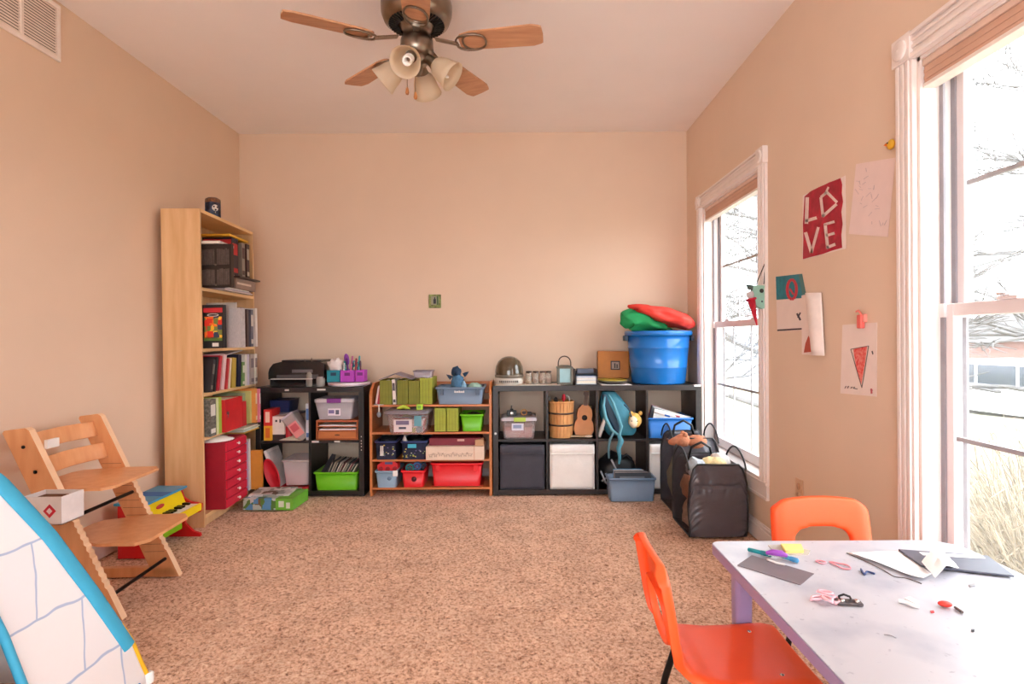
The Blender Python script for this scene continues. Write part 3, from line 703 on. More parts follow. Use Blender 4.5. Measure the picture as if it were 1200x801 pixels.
# upper left cell
z = ZM
xg = lambda px, Y=4.15: X(px, Y)
one(MB().box(0, .055, 0, .2, 0, .105, 0).box(0, .055, 0, .2, .105, .222, 1).box(.012, .043, -.001, 0, .02, .09, 2).box(.012, .043, -.001, 0, .13, .205, 3), 'game_box', [C(240, 176, 40), C(214, 40, 36), C(226, 110, 40), C(244, 200, 180)], 'tall red over yellow game box first in the black shelf', 'box', loc=(xg(308.5) + .004, 4.14, z + .0005), bevel=.002)
one(MB().box(0, .085, 0, .16, 0, .04, 0).box(.0, .085, 0, .16, .04, .17, 1).box(.02, .035, -.001, 0, .13, .145, 2).box(.05, .06, -.001, 0, .125, .15, 2), 'carton', [C(60, 44, 44), C(232, 222, 216), C(60, 50, 50)], 'white carton with a dark base band beside the red game box', 'box', loc=(xg(318), 4.16, z + .0005), bevel=.002)
cn = thing('paper_tube', 'red cardboard tube standing right of the white carton', 'tube', (xg(338, 4.2), 4.21, z + .0005))
MB().lathe([(.03, 0), (.031, .003), (.031, .16), (0, .16)], n=24).build('body', C(206, 48, 58), cn)
MB().lathe([(.0325, .135), (.0325, .166), (0, .167)], n=24).build('cap', C(226, 90, 90), cn)
one(MB().loft([rrect(.15, .17, .01, 0), rrect(.17, .19, .012, .095), rrect(.18, .2, .012, .1)]), 'lidded_tub', C(40, 50, 96), 'navy blue plastic tub on top of the cartons at the back of the black shelf', 'tub', loc=(xg(328, 4.32), 4.38, z + .1725))
one(MB().box(0, .17, 0, .13, 0, .012), 'book', C(120, 110, 120), 'flat grey book lying over the white carton under the navy tub', 'book', loc=(xg(319, 4.2), 4.28, z + .1705 - .0))
cx = clear('cloudy_plastic', (214, 206, 206), .45, .3)
pk = thing('snap_box', 'clear snap lid box with pink label leaning in the upper left cell', 'box', mat=TR((xg(356, 4.17), 4.155, z + .005)) @ RY(-36))
MB().loft([rrect(.085, .12, .01, 0, cy=.06), rrect(.095, .13, .012, .2, cy=.06)]).build('box', cx, pk)
MB().box(-.036, .036, -.0068, -.0045, .035, .145).build('label', C(232, 150, 150), pk)
MB().box(-.026, .026, -.0078, -.007, .08, .13).build('label_print', C(206, 90, 100), pk)
MB().loft([rrect(.105, .14, .014, .2, cy=.06), rrect(.105, .14, .014, .212, cy=.06)]).build('lid', C(196, 186, 196), pk)
book('thin white and blue book upright against the middle divider', 0, .022, .262, .19, (206, 212, 224), 0, base=TR((xg(357.8) + .0, 4.15, z)), band=(80, 120, 180), v=0, group='books in the black cube shelf')
one(MB().hexa([(0, 0, 0), (.16, -.01, 0), (.17, .12, .0), (.01, .14, 0), (0, 0, .003), (.08, -.01, .028), (.09, .12, .03), (.01, .14, .003)]), 'loose_papers', C(196, 190, 168, rough=.8), 'crumpled pale papers on the floor of the upper left cell', 'paper', loc=(xg(327), 4.14, z + .001))
# upper right cell: wooden letter box with clear tub on top
wx0 = xg(370)
wb_ = thing('letter_box', 'small wooden desk organiser with two slots and a drawer in black shelf', 'organiser', (wx0, 4.145, z + .001))
cherry = M('cherry_wood', (186, 104, 62), .4, scale=5, stretch=(1, 6, 6), c2=(160, 84, 48))
m = MB()
for a in ((0, .30, 0, .25, 0, .008), (0, .30, 0, .25, .062, .069), (0, .30, 0, .25, .092, .098), (0, .30, 0, .25, .128, .142), (0, .012, 0, .25, .008, .128), (.288, .30, 0, .25, .008, .128), (0, .30, .242, .25, .008, .128)): m.box(*a)
m.build('case', cherry, wb_, bevel=.0015)
dr = MB().box(.014, .286, .002, .24, .010, .060).build('drawer', M('cherry_front', (204, 126, 72), .4, scale=5, stretch=(1, 6, 6), c2=(190, 110, 60)), wb_, bevel=.002)
MB().sph((.15, .002, .036), (.02, .002, .004), 12).build('finger_pull', C(60, 34, 24), dr)
m = MB().box(.02, .28, .01, .23, .0695, .078).box(.02, .28, .01, .23, .0985, .106)
for a in ((.02, .28, .01, .23, .0695, .078), (.02, .28, .012, .23, .0985, .106)): one(MB().box(*a), 'paper_stack', paperw, 'white paper stack in the %s slot of the wooden desk organiser' % ('lower' if a[4] < .08 else 'upper'), 'papers', 'papers in the wooden organiser', loc=(wx0, 4.145, z + .001))
t, c_, w_ = tub('clear tub with purple latched white lid on the wooden organiser', 368, 414, .125, 4.15, z + .144, .24, clear('tub_clear', (236, 232, 240), .55, .3), 'lidded_tub', 'tub', rim=False, tb=.84)
MB().loft([rrect(w_ + .008, .25, .02, .124), rrect(w_ + .008, .25, .02, .146), rrect(w_ - .02, .22, .02, .152)]).build('lid', clear('lid_clear', (226, 222, 230), .25, .3), t)
MB().box(-.05, .05, -.131, -.1, .122, .153).build('latch', C(124, 50, 140), t, bevel=.003)
MB().box(-.045, .045, -.118, -.116, .03, .08).box(-.04, .0, -.119, -.117, .045, .07, 1).box(.01, .035, -.119, -.117, .038, .07, 2).build('label', [C(236, 230, 240), C(120, 110, 160), C(90, 90, 110)], t)
# lower left cell
z = ZB
t, c_, w_ = tub('translucent tote with pinkish things in the lower left black cell', 328, 362, .185, 4.15, z + .03, .26, clear('tote_milky', (252, 244, 244), .6, .4), 'storage_tote', 'tote', tb=.84)
one(MB().loft([rrect(.165, .2, .02, .012), rrect(.178, .21, .02, .095)]), 'fabric_bundle', M('pink_cloth', (226, 120, 124), .9), 'pink cloth filling the bottom of the translucent tote', 'cloth', loc=(c_, 4.15 + .13, z + .031))
rt = thing('toy_tray', 'red and white plastic tray under the translucent tote', 'tray', (xg(344), 4.25, z + .001))
MB().loft([rrect(.20, .22, .02, 0), rrect(.216, .23, .02, .028), rrect(.2, .21, .02, .028), rrect(.19, .2, .02, .004)]).build('tray', C(206, 30, 46), rt)
MB().box(-.06, .06, -.1165, -.108, .004, .024).build('front_label', C(236, 220, 214), rt)
wbd = thing('drawing_board', 'white plastic drawing board leaning in the lower left black cell', 'board', mat=TR((xg(325), 4.138, z + .001)) @ RY(-20))
MB().box(0, .022, 0, .22, 0, .3).build('board', M('board_white', (232, 224, 222), .4), wbd, bevel=.006)
MB().box(.0225, .024, .02, .2, .02, .28).build('drawing_face', M('board_face', (206, 200, 200), .5), wbd)
rl = thing('oval_lid', 'red oval plastic lid leaning against the white drawing board', 'lid', mat=TR((xg(326.5), 4.128, z + .004)) @ RY(-21) @ RX(-4))
MB().lathe([(.0, -.006), (.9, -.006), (1, -.003), (1, .006), (.9, .010), (.84, .004), (0, .004)], n=36, X=TR((.0, -.008, .125)) @ RX(90) @ Matrix.Diagonal((.048, .118, 1, 1))).build('lid', C(200, 22, 44), rl)
# lower right cell: green bin of magazines
t, gx, w_ = tub('bright green bin of magazines in the lower right black cell', 365.5, 419, .13, 4.135, z, .3, M('green_plastic', (110, 196, 30), .35, var=.02), tb=.92)
random.seed(12)
mags = ((60, 50, 60), (196, 176, 160), (36, 34, 44), (226, 220, 214), (120, 60, 60), (210, 200, 190), (70, 80, 90), (190, 120, 130), (44, 40, 46), (230, 226, 220))
names = ('charcoal', 'tan', 'black', 'white', 'maroon', 'cream', 'slate', 'rose', 'ink dark', 'pale')
for k, c in enumerate(mags):
    one(MB().box(0, .006, 0, .2, 0, .21).box(.0015, .0045, -.0005, .0, .004, .206, 1), 'magazine', [C(*c), pages], '%s coloured magazine leaning right in the green bin' % names[k], 'magazine', 'magazines in the green bin', mat=TR((gx - .115 + .0165 * k, 4.17, z + .007)) @ RY(23 + 1.0 * k))
ft = thing('file_holder', 'dark grey file holder standing at the left end of the green bin', 'file', mat=TR((gx - .145, 4.16, z + .006)) @ RY(13))
MB().prism([(0, 0), (.2, 0), (.2, .22), (.1, .17), (0, .11)], 0, .03, 0, RZ(90) @ RX(90)).build('body', C(66, 64, 70), ft, bevel=.001)
# flat puzzle boxes on the floor in front
pz = thing('puzzle_box', 'flat picture puzzle box with green end lying before the black shelf', 'box', mat=TR((-1.80, 3.80, .004)) @ RZ(-2))
MB().box(0, .33, 0, .25, 0, .075).build('body', C(116, 190, 60), pz, bevel=.001)
MB().box(0, .215, -.001, .25, .0015, .0765).build('cover_wrap', blocks_mat('nature_print', [(90, 150, 200), (190, 200, 190), (120, 90, 60), (90, 130, 60), (210, 214, 216), (70, 120, 70)], 26), pz)
MB().box(.235, .27, -.0012, 0, .02, .06).box(.285, .31, -.0012, 0, .012, .05).build('end_print', C(226, 232, 214), pz)
one(MB().box(0, .26, 0, .2, 0, .012), 'booklet', blocks_mat('booklet_print', [(206, 206, 204), (150, 156, 150), (230, 228, 224), (96, 80, 60)], 18), 'thin grey picture booklet lying on the puzzle box on the floor', 'booklet', mat=TR((-1.78, 3.83, .0815)) @ RZ(4))

# ------------------------------------------------------------------ oak toy rack in the middle
rx0, rx1 = -1.052, -.184; RY0, RD = 4.12, .33
rk = thing('toy_rack', 'low oak rack with four open boards full of toy bins', 'rack', (rx0, RY0, 0))
RW = rx1 - rx0
for a in (0, RW - .018):
    MB().prism([(0, 0), (RD, 0), (RD, .80), (.10, .80), (.02, .755), (0, .72)], a, a + .018, 0, Matrix(((0, 0, 1, 0), (1, 0, 0, 0), (0, 1, 0, 0), (0, 0, 0, 1)))).build('side_panel', oak, rk, bevel=.002)
RZS = (.062, .262, .455, .650)
for zz in RZS: MB().box(.018, RW - .018, .0, RD, zz - .015, zz).build('board', oak, rk, bevel=.0015)
MB().box(.018, RW - .018, RD - .012, RD, .70, .79).build('back_rail', oak, rk)
YS = RY0 + .01
z = RZS[3]
olive = M('olive_paper', (128, 128, 44), .7, var=.08, scale=30); lime = M('lime_paper', (160, 168, 60), .7, var=.08, scale=30)
def magfile(label, xl, xr, h, z, Y, c, tilt=0):
    x0, x1 = X(xl, Y), X(xr, Y); w_ = x1 - x0
    t = thing('card_file', label, 'file box', mat=TR((x0, Y, z + .001)) @ RY(tilt), group='green card file boxes on the oak rack')
    MB().box(0, .003, 0, .25, 0, h).box(w_ - .003, w_, 0, .25, 0, h).box(0, w_, 0, .25, 0, .003).box(0, w_, .247, .25, 0, h).box(.003, w_ - .003, 0, .004, 0, h).build('sleeve', c, t, bevel=.001)
    m = MB()
    for k in range(3): m.box(w_ * (.22 + .25 * k), w_ * (.24 + .25 * k), -.0007, 0, .01, h - .01)
    m.build('seam', M('file_seam', (104, 104, 36), .8), t)
    m = MB(); n_ = max(3, int(w_ / .018))
    for k in range(n_): m.box(.006 + k * (w_ - .012) / n_, .006 + (k + .8) * (w_ - .012) / n_, .01, .24, .004, h - .012 - .006 * (k % 2))
    m.build('paper_filling', pages, t)
one(MB().box(0, .02, 0, .2, 0, .14), 'book', C(176, 36, 60), 'crimson book leaning at the left end of the top rack board', 'book', mat=TR((X(441, YS), YS + .01, z + .001)) @ RY(9))
one(MB().box(0, .012, 0, .2, 0, .13), 'book', C(222, 196, 196), 'pale pink book leaning beside the crimson one on the oak rack', 'book', mat=TR((X(438.8, YS), YS + .01, z + .004)) @ RY(9))
magfile('olive card file box first on the top rack board', 444.5, 459, .172, z, YS, olive)
magfile('olive card file box third on the top board, right of the white book', 465, 478, .172, z, YS, olive)
magfile('olive card file box fourth on the top board', 478.5, 491, .168, z, YS, olive)
magfile('lime card file box beside the grey bin on the top board', 491.7, 506, .186, z, YS, lime)
book('thick white paperback wedged leaning between two olive file boxes', 0, .022, .176, .18, (236, 222, 214), 0, v=0, base=TR((X(460.3, YS), YS - .005, z + .002)) @ RY(-2.5), band=(60, 50, 50), group='books on the oak rack')
tp = thing('open_folder', 'grey open folder laid like a tent over the olive file boxes', 'folder', (X(444, YS), YS, z + .176))
MB().hexa([(0, -.01, .0), (.11, -.01, .042), (.11, .22, .042), (0, .22, .0), (0, -.01, .004), (.11, -.01, .046), (.11, .22, .046), (0, .22, .004)]).build('cover', M('folder_slate', (136, 130, 146), .6), tp)
MB().hexa([(.11, -.01, .042), (.235, -.01, .002), (.235, .22, .002), (.11, .22, .042), (.11, -.01, .046), (.235, -.01, .006), (.235, .22, .006), (.11, .22, .046)]).build('cover', M('folder_slate', (136, 130, 146), .6), tp)
tr = thing('wire_tray', 'small clear tray with silver bits on top of the lime file box', 'tray', (X(495.5, YS + .06), YS + .1, z + .188))
MB().loft(rnd_box_shell(.135, .14, .045, .9, .012, .003)).build('tray', clear('tray_clear', (206, 196, 206), .45, .2), tr)
MB().tube([(x, y, .046) for x, y, _ in rrect(.137, .142, .012, 0)], .003, 6, closed=True).build('rim', C(120, 110, 130), tr)
one(MB().sph((0, 0, .02), (.04, .03, .018), 14, 0, .5, 9, seed=2), 'foil_scrap', steel, 'crumpled silver foil lying in the small clear tray', 'foil', loc=(X(495.5, YS + .06), YS + .1, z + .193))
bluegrey = M('bluegrey_plastic', (116, 138, 164), .4, var=.02)
t, bx_, w_ = tub('grey blue bin with dark handles and white label on the top rack board', 509, 567.5, .122, YS - .03, z, .3, bluegrey, handles=True, tb=.9)
for c in t.children:
    if c.name.startswith('handle'): c.data.materials[0] = M('bluegrey_dark', (70, 88, 112), .4)
m = MB(); 
for k in range(7): m.box(-.038 + k * .0105, -.031 + k * .0105, -.1455, -.1425, .083, .083 + (.012 if k % 3 else .015))
m.build('label', white, t)
# blue plush dragon
pd = thing('plush_toy', 'blue plush dragon sitting upright in the grey blue bin', 'plush toy', (X(536, YS + .1), YS + .1, z + .06))
plb = M('plush_blue', (84, 128, 164), .95, var=.2, scale=70, bump=.5, bscale=200)
bm_ = MB().sph((0, 0, .075), (.05, .045, .085), 20, 0, .25, 5, seed=1)
bm_.build('body', plb, pd)
MB().sph((-.01, -.005, .165), (.036, .034, .04), 18, 0, .25, 6, seed=2).sph((-.004, -.035, .155), (.02, .02, .015), 12).build('head', M('plush_dark', (44, 66, 92), .95, var=.25, scale=60), pd)
for s, dz in ((-1, .12), (1, .14)):
    MB().lathe([(.016, 0), (.012, .02), (.001, .045)], n=10, X=TR((s * .045, 0, dz)) @ RY(s * 55)).build('wing', M('plush_dark', (44, 66, 92), .95), pd)
MB().sph((.045, -.02, .05), (.022, .02, .05), 14, 0, .3, 6).build('arm', M('plush_light', (150, 190, 214), .95, var=.15, scale=60), pd)
for dx, tl, cc, lab in ((-.085, 38, (96, 70, 54), 'brown stick lying out of the left end of the grey blue bin'), (-.055, 50, (130, 140, 110), 'greenish stick crossing the brown one in the grey blue bin'), (.045, -28, (170, 120, 70), 'tan stick leaning right of the blue plush dragon')):
    one(MB().tube([(0, 0, 0), (.003, 0, .09), (0, 0, .17)], [.007, .006, .004], 7), 'stick', C(*cc), lab, 'stick', mat=TR((bx_ + dx, YS + .11, z + .035)) @ RY(tl))
one(MB().sph((0, 0, 0), (.05, .05, .03), 16, 0, .35, 7, seed=8), 'plush_toy', M('plush_mint', (160, 196, 180), .95, var=.1), 'pale mint plush toy lying at the right end of the grey blue bin', 'plush toy', loc=(bx_ + .095, YS + .1, z + .115))
one(MB().box(-.02, .02, -.04, .04, 0, .07), 'toy_case', C(40, 52, 66), 'small dark case in the right corner of the grey blue bin', 'case', loc=(bx_ + .14, YS + .14, z + .06), bevel=.006)
# second board
z = RZS[2]
blk2 = blocks_mat('toy_blocks', [(236, 120, 120), (226, 208, 196), (206, 70, 76), (180, 196, 90), (226, 190, 120), (120, 170, 180), (240, 226, 220), (230, 60, 60)], 17)
t, c_, w_ = tub('clear lidded tub of colourful blocks jutting out of the second rack board', 451.5, 499, .148, 4.0, z - .0, .4, clear('tub_rosy', (232, 216, 216), .82, .2), 'lidded_tub', 'tub', rim=False, tb=.86, r=.03)
one(MB().loft([rrect(.2, .3, .03, .008), rrect(.222, .32, .03, .10)]), 'toy_blocks', blk2, 'colourful toy blocks filling the clear lidded tub', 'toy blocks').location = (c_, 4.2, z)
bpy.data.objects['toy_blocks']['kind'] = 'stuff'
MB().loft([rrect(w_ + .03, .43, .04, .145), rrect(w_ + .03, .43, .04, .160), rrect(w_, .40, .04, .168)]).build('lid', clear('lid_smoky', (150, 140, 150), .3, .3), t)
MB().box(-.085, .04, -.2, -.192, .02, .105).box(-.07, .02, -.2015, -.199, .07, .098, 1).box(-.05, .0, -.2015, -.199, .04, .055, 2).build('label', [M('tub_label', (222, 206, 206), .5), C(120, 100, 130), C(60, 60, 80)], t)
MB().box(.055, .105, -.2, -.19, .06, .13).build('side_sticker', C(96, 156, 170), t)
lg = C(190, 214, 70)
lz = thing('toy_lizard', 'lime green toy lizard lying on the lid of the clear block tub', 'toy', (c_ - .03, 4.06, z + .169))
MB().tube([(-.045, 0, .008), (-.02, .0, .014), (.0, .01, .018), (.02, 0, .016), (.05, -.01, .006)], [.005, .012, .014, .012, .004], 10).build('body', lg, lz)
for x, y in ((-.015, -.02), (.015, -.025), (-.015, .025), (.015, .03)): MB().tube([(x, 0, .014), (x * 1.3, y, .006)], .004, 6).build('leg', lg, lz)
one(MB().box(-.02, .02, -.02, .02, 0, .036).box(-.012, .012, -.0215, -.019, .008, .028, 1), 'toy_cube', [C(176, 220, 60), C(120, 170, 50)], 'small lime green cube toy on the lid of the clear block tub', 'toy', loc=(c_ + .085, 4.06, z + .169), bevel=.004)
lt = thing('hanging_charm', 'pale strap with a grey charm hanging from the top rack board', 'charm', (X(443.5, 4.1), 4.105, RZS[3]))
MB().box(-.035, .03, -.004, .0145, .0005, .004).box(-.004, .004, -.004, -.002, -.05, .0008).build('strap', C(214, 206, 200), lt)
MB().sph((0, -.003, -.066), (.016, .006, .02), 12).build('charm', C(140, 150, 164), lt)
magfile('lime card file box left of its twin on the second rack board', 508.5, 522, .168, z, YS, lime)
magfile('lime card file box beside the small green bin', 523, 536.5, .168, z, YS, lime)
t, c_, w_ = tub('small green bin on the right of the second rack board', 538, 566.5, .122, YS - .01, z, .26, M('green_plastic', (110, 196, 30), .35), tb=.86)
one(MB().sph((0, 0, .0), (.06, .09, .028), 16, 0, .3, 8, seed=3), 'dark_cloth', C(40, 44, 44), 'dark cloth heaped inside the small green bin', 'cloth', loc=(c_, YS + .13, z + .095))
# third board
z = RZS[1]
navy = M('navy_print', (28, 34, 66), .7, scale=55, c2=(20, 24, 50))
for k, (xl, xr, lab) in enumerate(((437.5, 464, 'navy fabric bin with a white rabbit print at the left of the third board'), (468, 499.5, 'navy fabric bin with a teal label print beside the rabbit bin'))):
    t, c_, w_ = tub(lab, xl, xr, .132, YS - .03 - .005 * k, z, .28, navy, tb=.95, group='navy printed fabric bins on the oak rack', rimmat=C(40, 56, 110))
    random.seed(20 + k)
    m = MB()
    yy = -.14 - .001
    for i in range(26):
        x = random.uniform(-.42, .42) * w_; zz = random.uniform(.015, .1); q = random.uniform(.002, .0055)
        if k == 0 and x < -.02 or k == 1 and zz > .075: continue
        m.box(x - q, x + q, yy - .0012, yy + .006, zz, zz + 1.4 * q, i % 4)
    m.build('dot_print', [C(206, 190, 80), C(120, 150, 90), C(210, 206, 200), C(110, 90, 150)], t)
    if k == 0: MB().box(-.035, -.027, yy - .002, yy + .006, .05, .10).box(-.023, -.015, yy - .002, yy + .006, .05, .10).box(-.037, -.013, yy - .002, yy + .006, .03, .062).build('rabbit_print', C(232, 230, 226), t)
    else: MB().box(-.04, .02, yy - .0015, yy + .006, .085, .112).build('label_print', C(60, 170, 200), t)
    one(MB().sph((0, 0, 0), (.065, .09, .035), 18, 0, .5, 8, seed=5 + k), 'dark_cloth', C(26, 26, 32), ('black clothes heaped in the rabbit print bin', 'dark clothes heaped in the navy bin with teal label')[k], 'cloth', loc=(c_, YS + .1, z + .115))
one(MB().lathe([(.02, 0), (.012, .02), (.001, .045)], n=12), 'toy_cone', C(226, 214, 206), 'white toy cone poking out of the navy bin with teal label', 'toy', loc=(X(474, YS + .03), YS + .02, z + .125))
dbx = thing('patterned_box', 'cream box with faint animal drawings on the third rack board', 'box', (X(498.5, 4.1), 4.085, z + .001))
W_ = X(566.5, 4.1) - X(498.5, 4.1)
MB().box(0, W_, 0, .28, 0, .094).build('body', M('cream_card', (230, 206, 186), .7, var=.04), dbx, bevel=.002)
random.seed(31); m = MB()
for i in range(9):
    x = .035 + i * (W_ - .1) / 9; 
    zz = .04 + random.uniform(-.006, .008); q1 = random.uniform(.010, .014); d_ = random.choice((-1, 1))
    m.tube([(x + q1 * math.cos(q), -.0006, zz + .006 * math.sin(q)) for q in [k * math.pi / 7 for k in range(14)]], .0008, 4, closed=True)
    m.tube([(x + d_ * (q1 + .003) + .0045 * math.cos(q), -.0006, zz + .009 + .0045 * math.sin(q)) for q in [k * math.pi / 5 for k in range(10)]], .0008, 4, closed=True)
    for k in (-.7, -.3, .4, .75): m.tube([(x + k * q1, -.0006, zz - .004), (x + k * q1 * 1.1, -.0006, zz - .015)], .0008, 4)
    m.tube([(x - d_ * q1, -.0006, zz), (x - d_ * (q1 + .005), -.0006, zz + .007)], .0008, 4)
m.build('animal_line_print', C(150, 116, 100), dbx)
MB().box(W_ - .07, W_ - .067, -.001, 0, .0, .094).build('edge_strip', C(206, 130, 90), dbx)
mr = thing('game_box', 'maroon game box lying behind the cream animal box', 'box', (X(504, 4.2), 4.13, z + .0955))
MB().box(0, .37, .0, .2, 0, .052).build('body', C(120, 16, 40), mr, bevel=.002)
MB().box(.2, .25, -.001, 0, .03, .045).build('emblem', C(206, 160, 150), mr)
one(MB().box(0, .06, 0, .1, 0, .045), 'carton', C(196, 150, 110), 'small tan carton at the right end behind the cream animal box', 'box', loc=(X(556, 4.1), 4.1, z + .0955), bevel=.002)
# bottom board
z = RZS[0]
t, c_, w_ = tub('pale blue bin with a dark handle at the left of the bottom board', 437.5, 464.5, .122, YS - .035, z, .28, M('paleblue_plastic', (142, 170, 194), .4, var=.02), tb=.88)
MB().sph((.025, -.138, .07), (.015, .004, .014), 12).build('finger_hole', C(110, 132, 156), t)
MB().box(.05, .085, -.142, -.136, .085, .126).build('clip', white, t, bevel=.004)
tt = thing('toy_truck', 'red toy vehicle lying on top of the pale blue bin', 'toy', (c_, YS + .07, z + .112))
redt = C(224, 36, 44)
MB().prism([(-.075, .0), (.075, 0), (.07, .05), (.045, .068), (-.03, .068), (-.05, .05), (-.075, .042)], -.04, .04, 0, RX(90)).build('body', redt, tt, bevel=.008)
MB().box(-.02, .035, -.042, -.039, .045, .062).build('window', C(90, 80, 130), tt)
for x in (-.05, .0, .05): MB().lathe([(.016, -.005), (.018, 0), (.016, .005)], n=16, X=TR((x, -.042, .012)) @ RX(90)).build('wheel', C(170, 20, 30), tt)
MB().tube([(-.05, -.02, .045), (-.055, -.02, .085)], .005, 6).build('ladder_post', redt, tt)
t, c_, w_ = tub('small red bin with a round finger hole on the bottom board', 468, 497, .122, YS - .03, z, .28, M('red_plastic', (232, 34, 44), .35, var=.02), tb=.88)
MB().lathe([(.018, 0), (.018, .003), (0, .003)], n=20, X=TR((.008, -.131, .062)) @ RX(86)).build('finger_hole', C(84, 12, 24), t)
for k, (dx, dz, cc, nm) in enumerate(((-.035, .0, (60, 150, 150), 'teal'), (.012, .005, (90, 130, 190), 'blue'), (.05, -.005, (70, 90, 110), 'slate'))):
    m = MB().tube([(.026 * math.cos(q), 0, .026 * math.sin(q)) for q in [i * math.pi / 9 for i in range(18)]], .007, 8, closed=True)
    for q in range(3): m.bar((.024 * math.cos(q * 1.05), 0, .024 * math.sin(q * 1.05)), (-.024 * math.cos(q * 1.05), 0, -.024 * math.sin(q * 1.05)), .006, .006)
    one(m, 'spoked_toy', C(*cc), nm + ' spoked toy wheel poking out of the small red bin', 'toy', 'toy wheels in the small red bin', loc=(c_ + dx, YS + .06 + .03 * k, z + .125 + dz), rz=.4 * k)
t, c_, w_ = tub('long red bin filling the right of the bottom board', 503, 565, .165, YS - .02, z + .006, .3, M('red_plastic', (232, 34, 44), .35, var=.02), tb=.91, handles=True)
one(MB().loft([rrect(.37, .24, .02, 0), rrect(.37, .24, .02, .0055)]), 'board_game', C(170, 60, 30), 'flat orange board lying beneath the long red bin', 'board', loc=(c_, YS + .13, z + .0005))

# ------------------------------------------------------------------ things on and in the dark four by two unit
ZT2 = hr
hx = X(596.5, 4.28)
hm = thing('toy_helmet', 'toy space helmet with smoky dome and white collar on the dark unit', 'helmet', (hx, 4.28, ZT2 + .001))
MB().lathe([(.098, 0), (.106, .004), (.108, .03), (.104, .046), (.09, .05), (.088, .02), (.09, .0)], n=40, cap0=False, cap1=False).build('collar', M('helmet_white', (206, 200, 190), .4), hm)
m = MB()
for k in range(13): m.box(-.07 + .0108 * k, -.064 + .0108 * k, -.105 + .0009 * (k - 6) ** 2 * .35 - .0035, -.098 + .0009 * (k - 6) ** 2 * .35, .016, .030)
m.build('collar_lettering', C(70, 64, 60), hm)
MB().lathe([(.101, .046), (.104, .09), (.098, .13), (.082, .165), (.055, .190), (.025, .201), (0, .203)], n=40, cap0=False, cap1=False).build('dome', M('smoky_dome', (86, 74, 56), .08, var=.15, coat=.6), hm)
MB().lathe([(.1035, .05), (.1065, .06), (.1035, .07)], n=40, cap0=False, cap1=False).build('visor_rim', C(120, 110, 96), hm)
mt = MB().box(-.3, .3, -.09, .09, 0, .003)
one(mt, 'paper_mat', C(236, 226, 216, rough=.8), 'long white paper under the helmet and the small jars on the dark unit', 'paper', loc=(X(618, 4.25), 4.235, ZT2 + .0005)).scale = (.78, .9, 1)
for k, px in enumerate((619.5, 627.5, 635.5, 642.5)):
    hm.location.z = ZT2 + .004
    t = thing('spice_jar', ('small dark capped glass jar nearest the toy helmet', 'second small capped jar from the toy helmet', 'third small capped jar from the toy helmet', 'small capped jar nearest the metal lantern')[k], 'jar', (X(px, 4.24), 4.24, ZT2 + .0035), group='small glass jars beside the toy helmet')
    MB().lathe([(.021, 0), (.0225, .004), (.0225, .07), (.018, .08), (.018, .084), (.016, .084), (.020, .068), (.020, .006), (0, .005)], n=18, cap1=False).build('glass', clear('jar_clear', (222, 214, 204), .7, .05), t)
    MB().lathe([(.021, .084), (.021, .095), (0, .096)], n=18).build('cap', C(66, 50, 44), t)
    MB().lathe([(.0185, .007), (.0185, .03 + .01 * (k % 2)), (0, .03 + .01 * (k % 2))], n=16).build('contents', C(*((210, 190, 160), (150, 90, 60), (200, 170, 120), (170, 110, 90))[k]), t)
# lantern
ln = thing('lantern', 'grey metal lantern with pale blue panes and a dark loop handle', 'lantern', (X(661.5, 4.22), 4.235, ZT2 + .001))
zinc = M('aged_zinc', (104, 102, 92), .5, metal=.5, var=.15)
MB().loft([rrect(.108, .108, .006, 0), rrect(.108, .108, .006, .016)]).build('base', zinc, ln)
m = MB()
for sx_ in (-1, 1):
    for sy_ in (-1, 1): m.box(sx_ * .046 - .0075, sx_ * .046 + .0075, sy_ * .046 - .0075, sy_ * .046 + .0075, .016, .118)
m.build('corner_posts', zinc, ln)
MB().loft([rrect(.116, .116, .006, .118), rrect(.116, .116, .006, .128), rrect(.07, .07, .006, .138), rrect(.05, .05, .006, .14)]).build('roof', zinc, ln)
for a in range(4): MB().box(-.038, .038, -.047, -.0445, .018, .117, 0, RZ(90 * a)).build('pane', M('lantern_blue', (150, 190, 196), .2), ln)
MB().tube([(.046 * math.cos(q), 0, .13 + .075 * math.sin(q) ** .6 if 0 < q < math.pi else .13) for q in [i * math.pi / 14 for i in range(15)]], .0045, 7).build('handle', M('handle_dark', (66, 46, 36), .5), ln)
# letter tray with books
lt = thing('desk_tray', 'dark desk tray holding pale blue books between lantern and brown box', 'tray', (X(686.5, 4.2), 4.27, ZT2 + .001))
dk = M('tray_dark', (58, 56, 64), .4)
m = MB().box(-.078, .078, -.1, .1, 0, .004).box(-.078, .078, .096, .1, .004, .09)
for s in (-1, 1): m.prism([(-.1, .004), (.1, .004), (.1, .112), (-.06, .112), (-.1, .06)], s * .077 - .0025, s * .077 + .0025, 0, Matrix(((0, 0, 1, 0), (1, 0, 0, 0), (0, 1, 0, 0), (0, 0, 0, 1))))
m.build('frame', dk, lt)
MB().box(-.074, .074, -.06, .095, .075, .08).build('shelf_plate', dk, lt)
for k, (c, lab, hh) in enumerate((((170, 190, 214), 'pale blue book lying lowest in the dark desk tray', .03), ((226, 230, 238), 'white book lying second in the dark desk tray', .016), ((120, 150, 190), 'blue book on top of the pile in the dark desk tray', .012))):
    zz = (.005, .0355, .052)[k]
    one(MB().box(-.072, .072, 0, .17, 0, .003).box(-.072, .072, 0, .17, hh - .003, hh).box(-.072, .072, .167, .17, 0, hh).box(-.07, .07, .003, .167, .003, hh - .003, 1), 'book', [C(*c), pages], lab, 'book', 'books in the desk tray', loc=(X(686.5, 4.2), 4.175, ZT2 + .001 + zz))
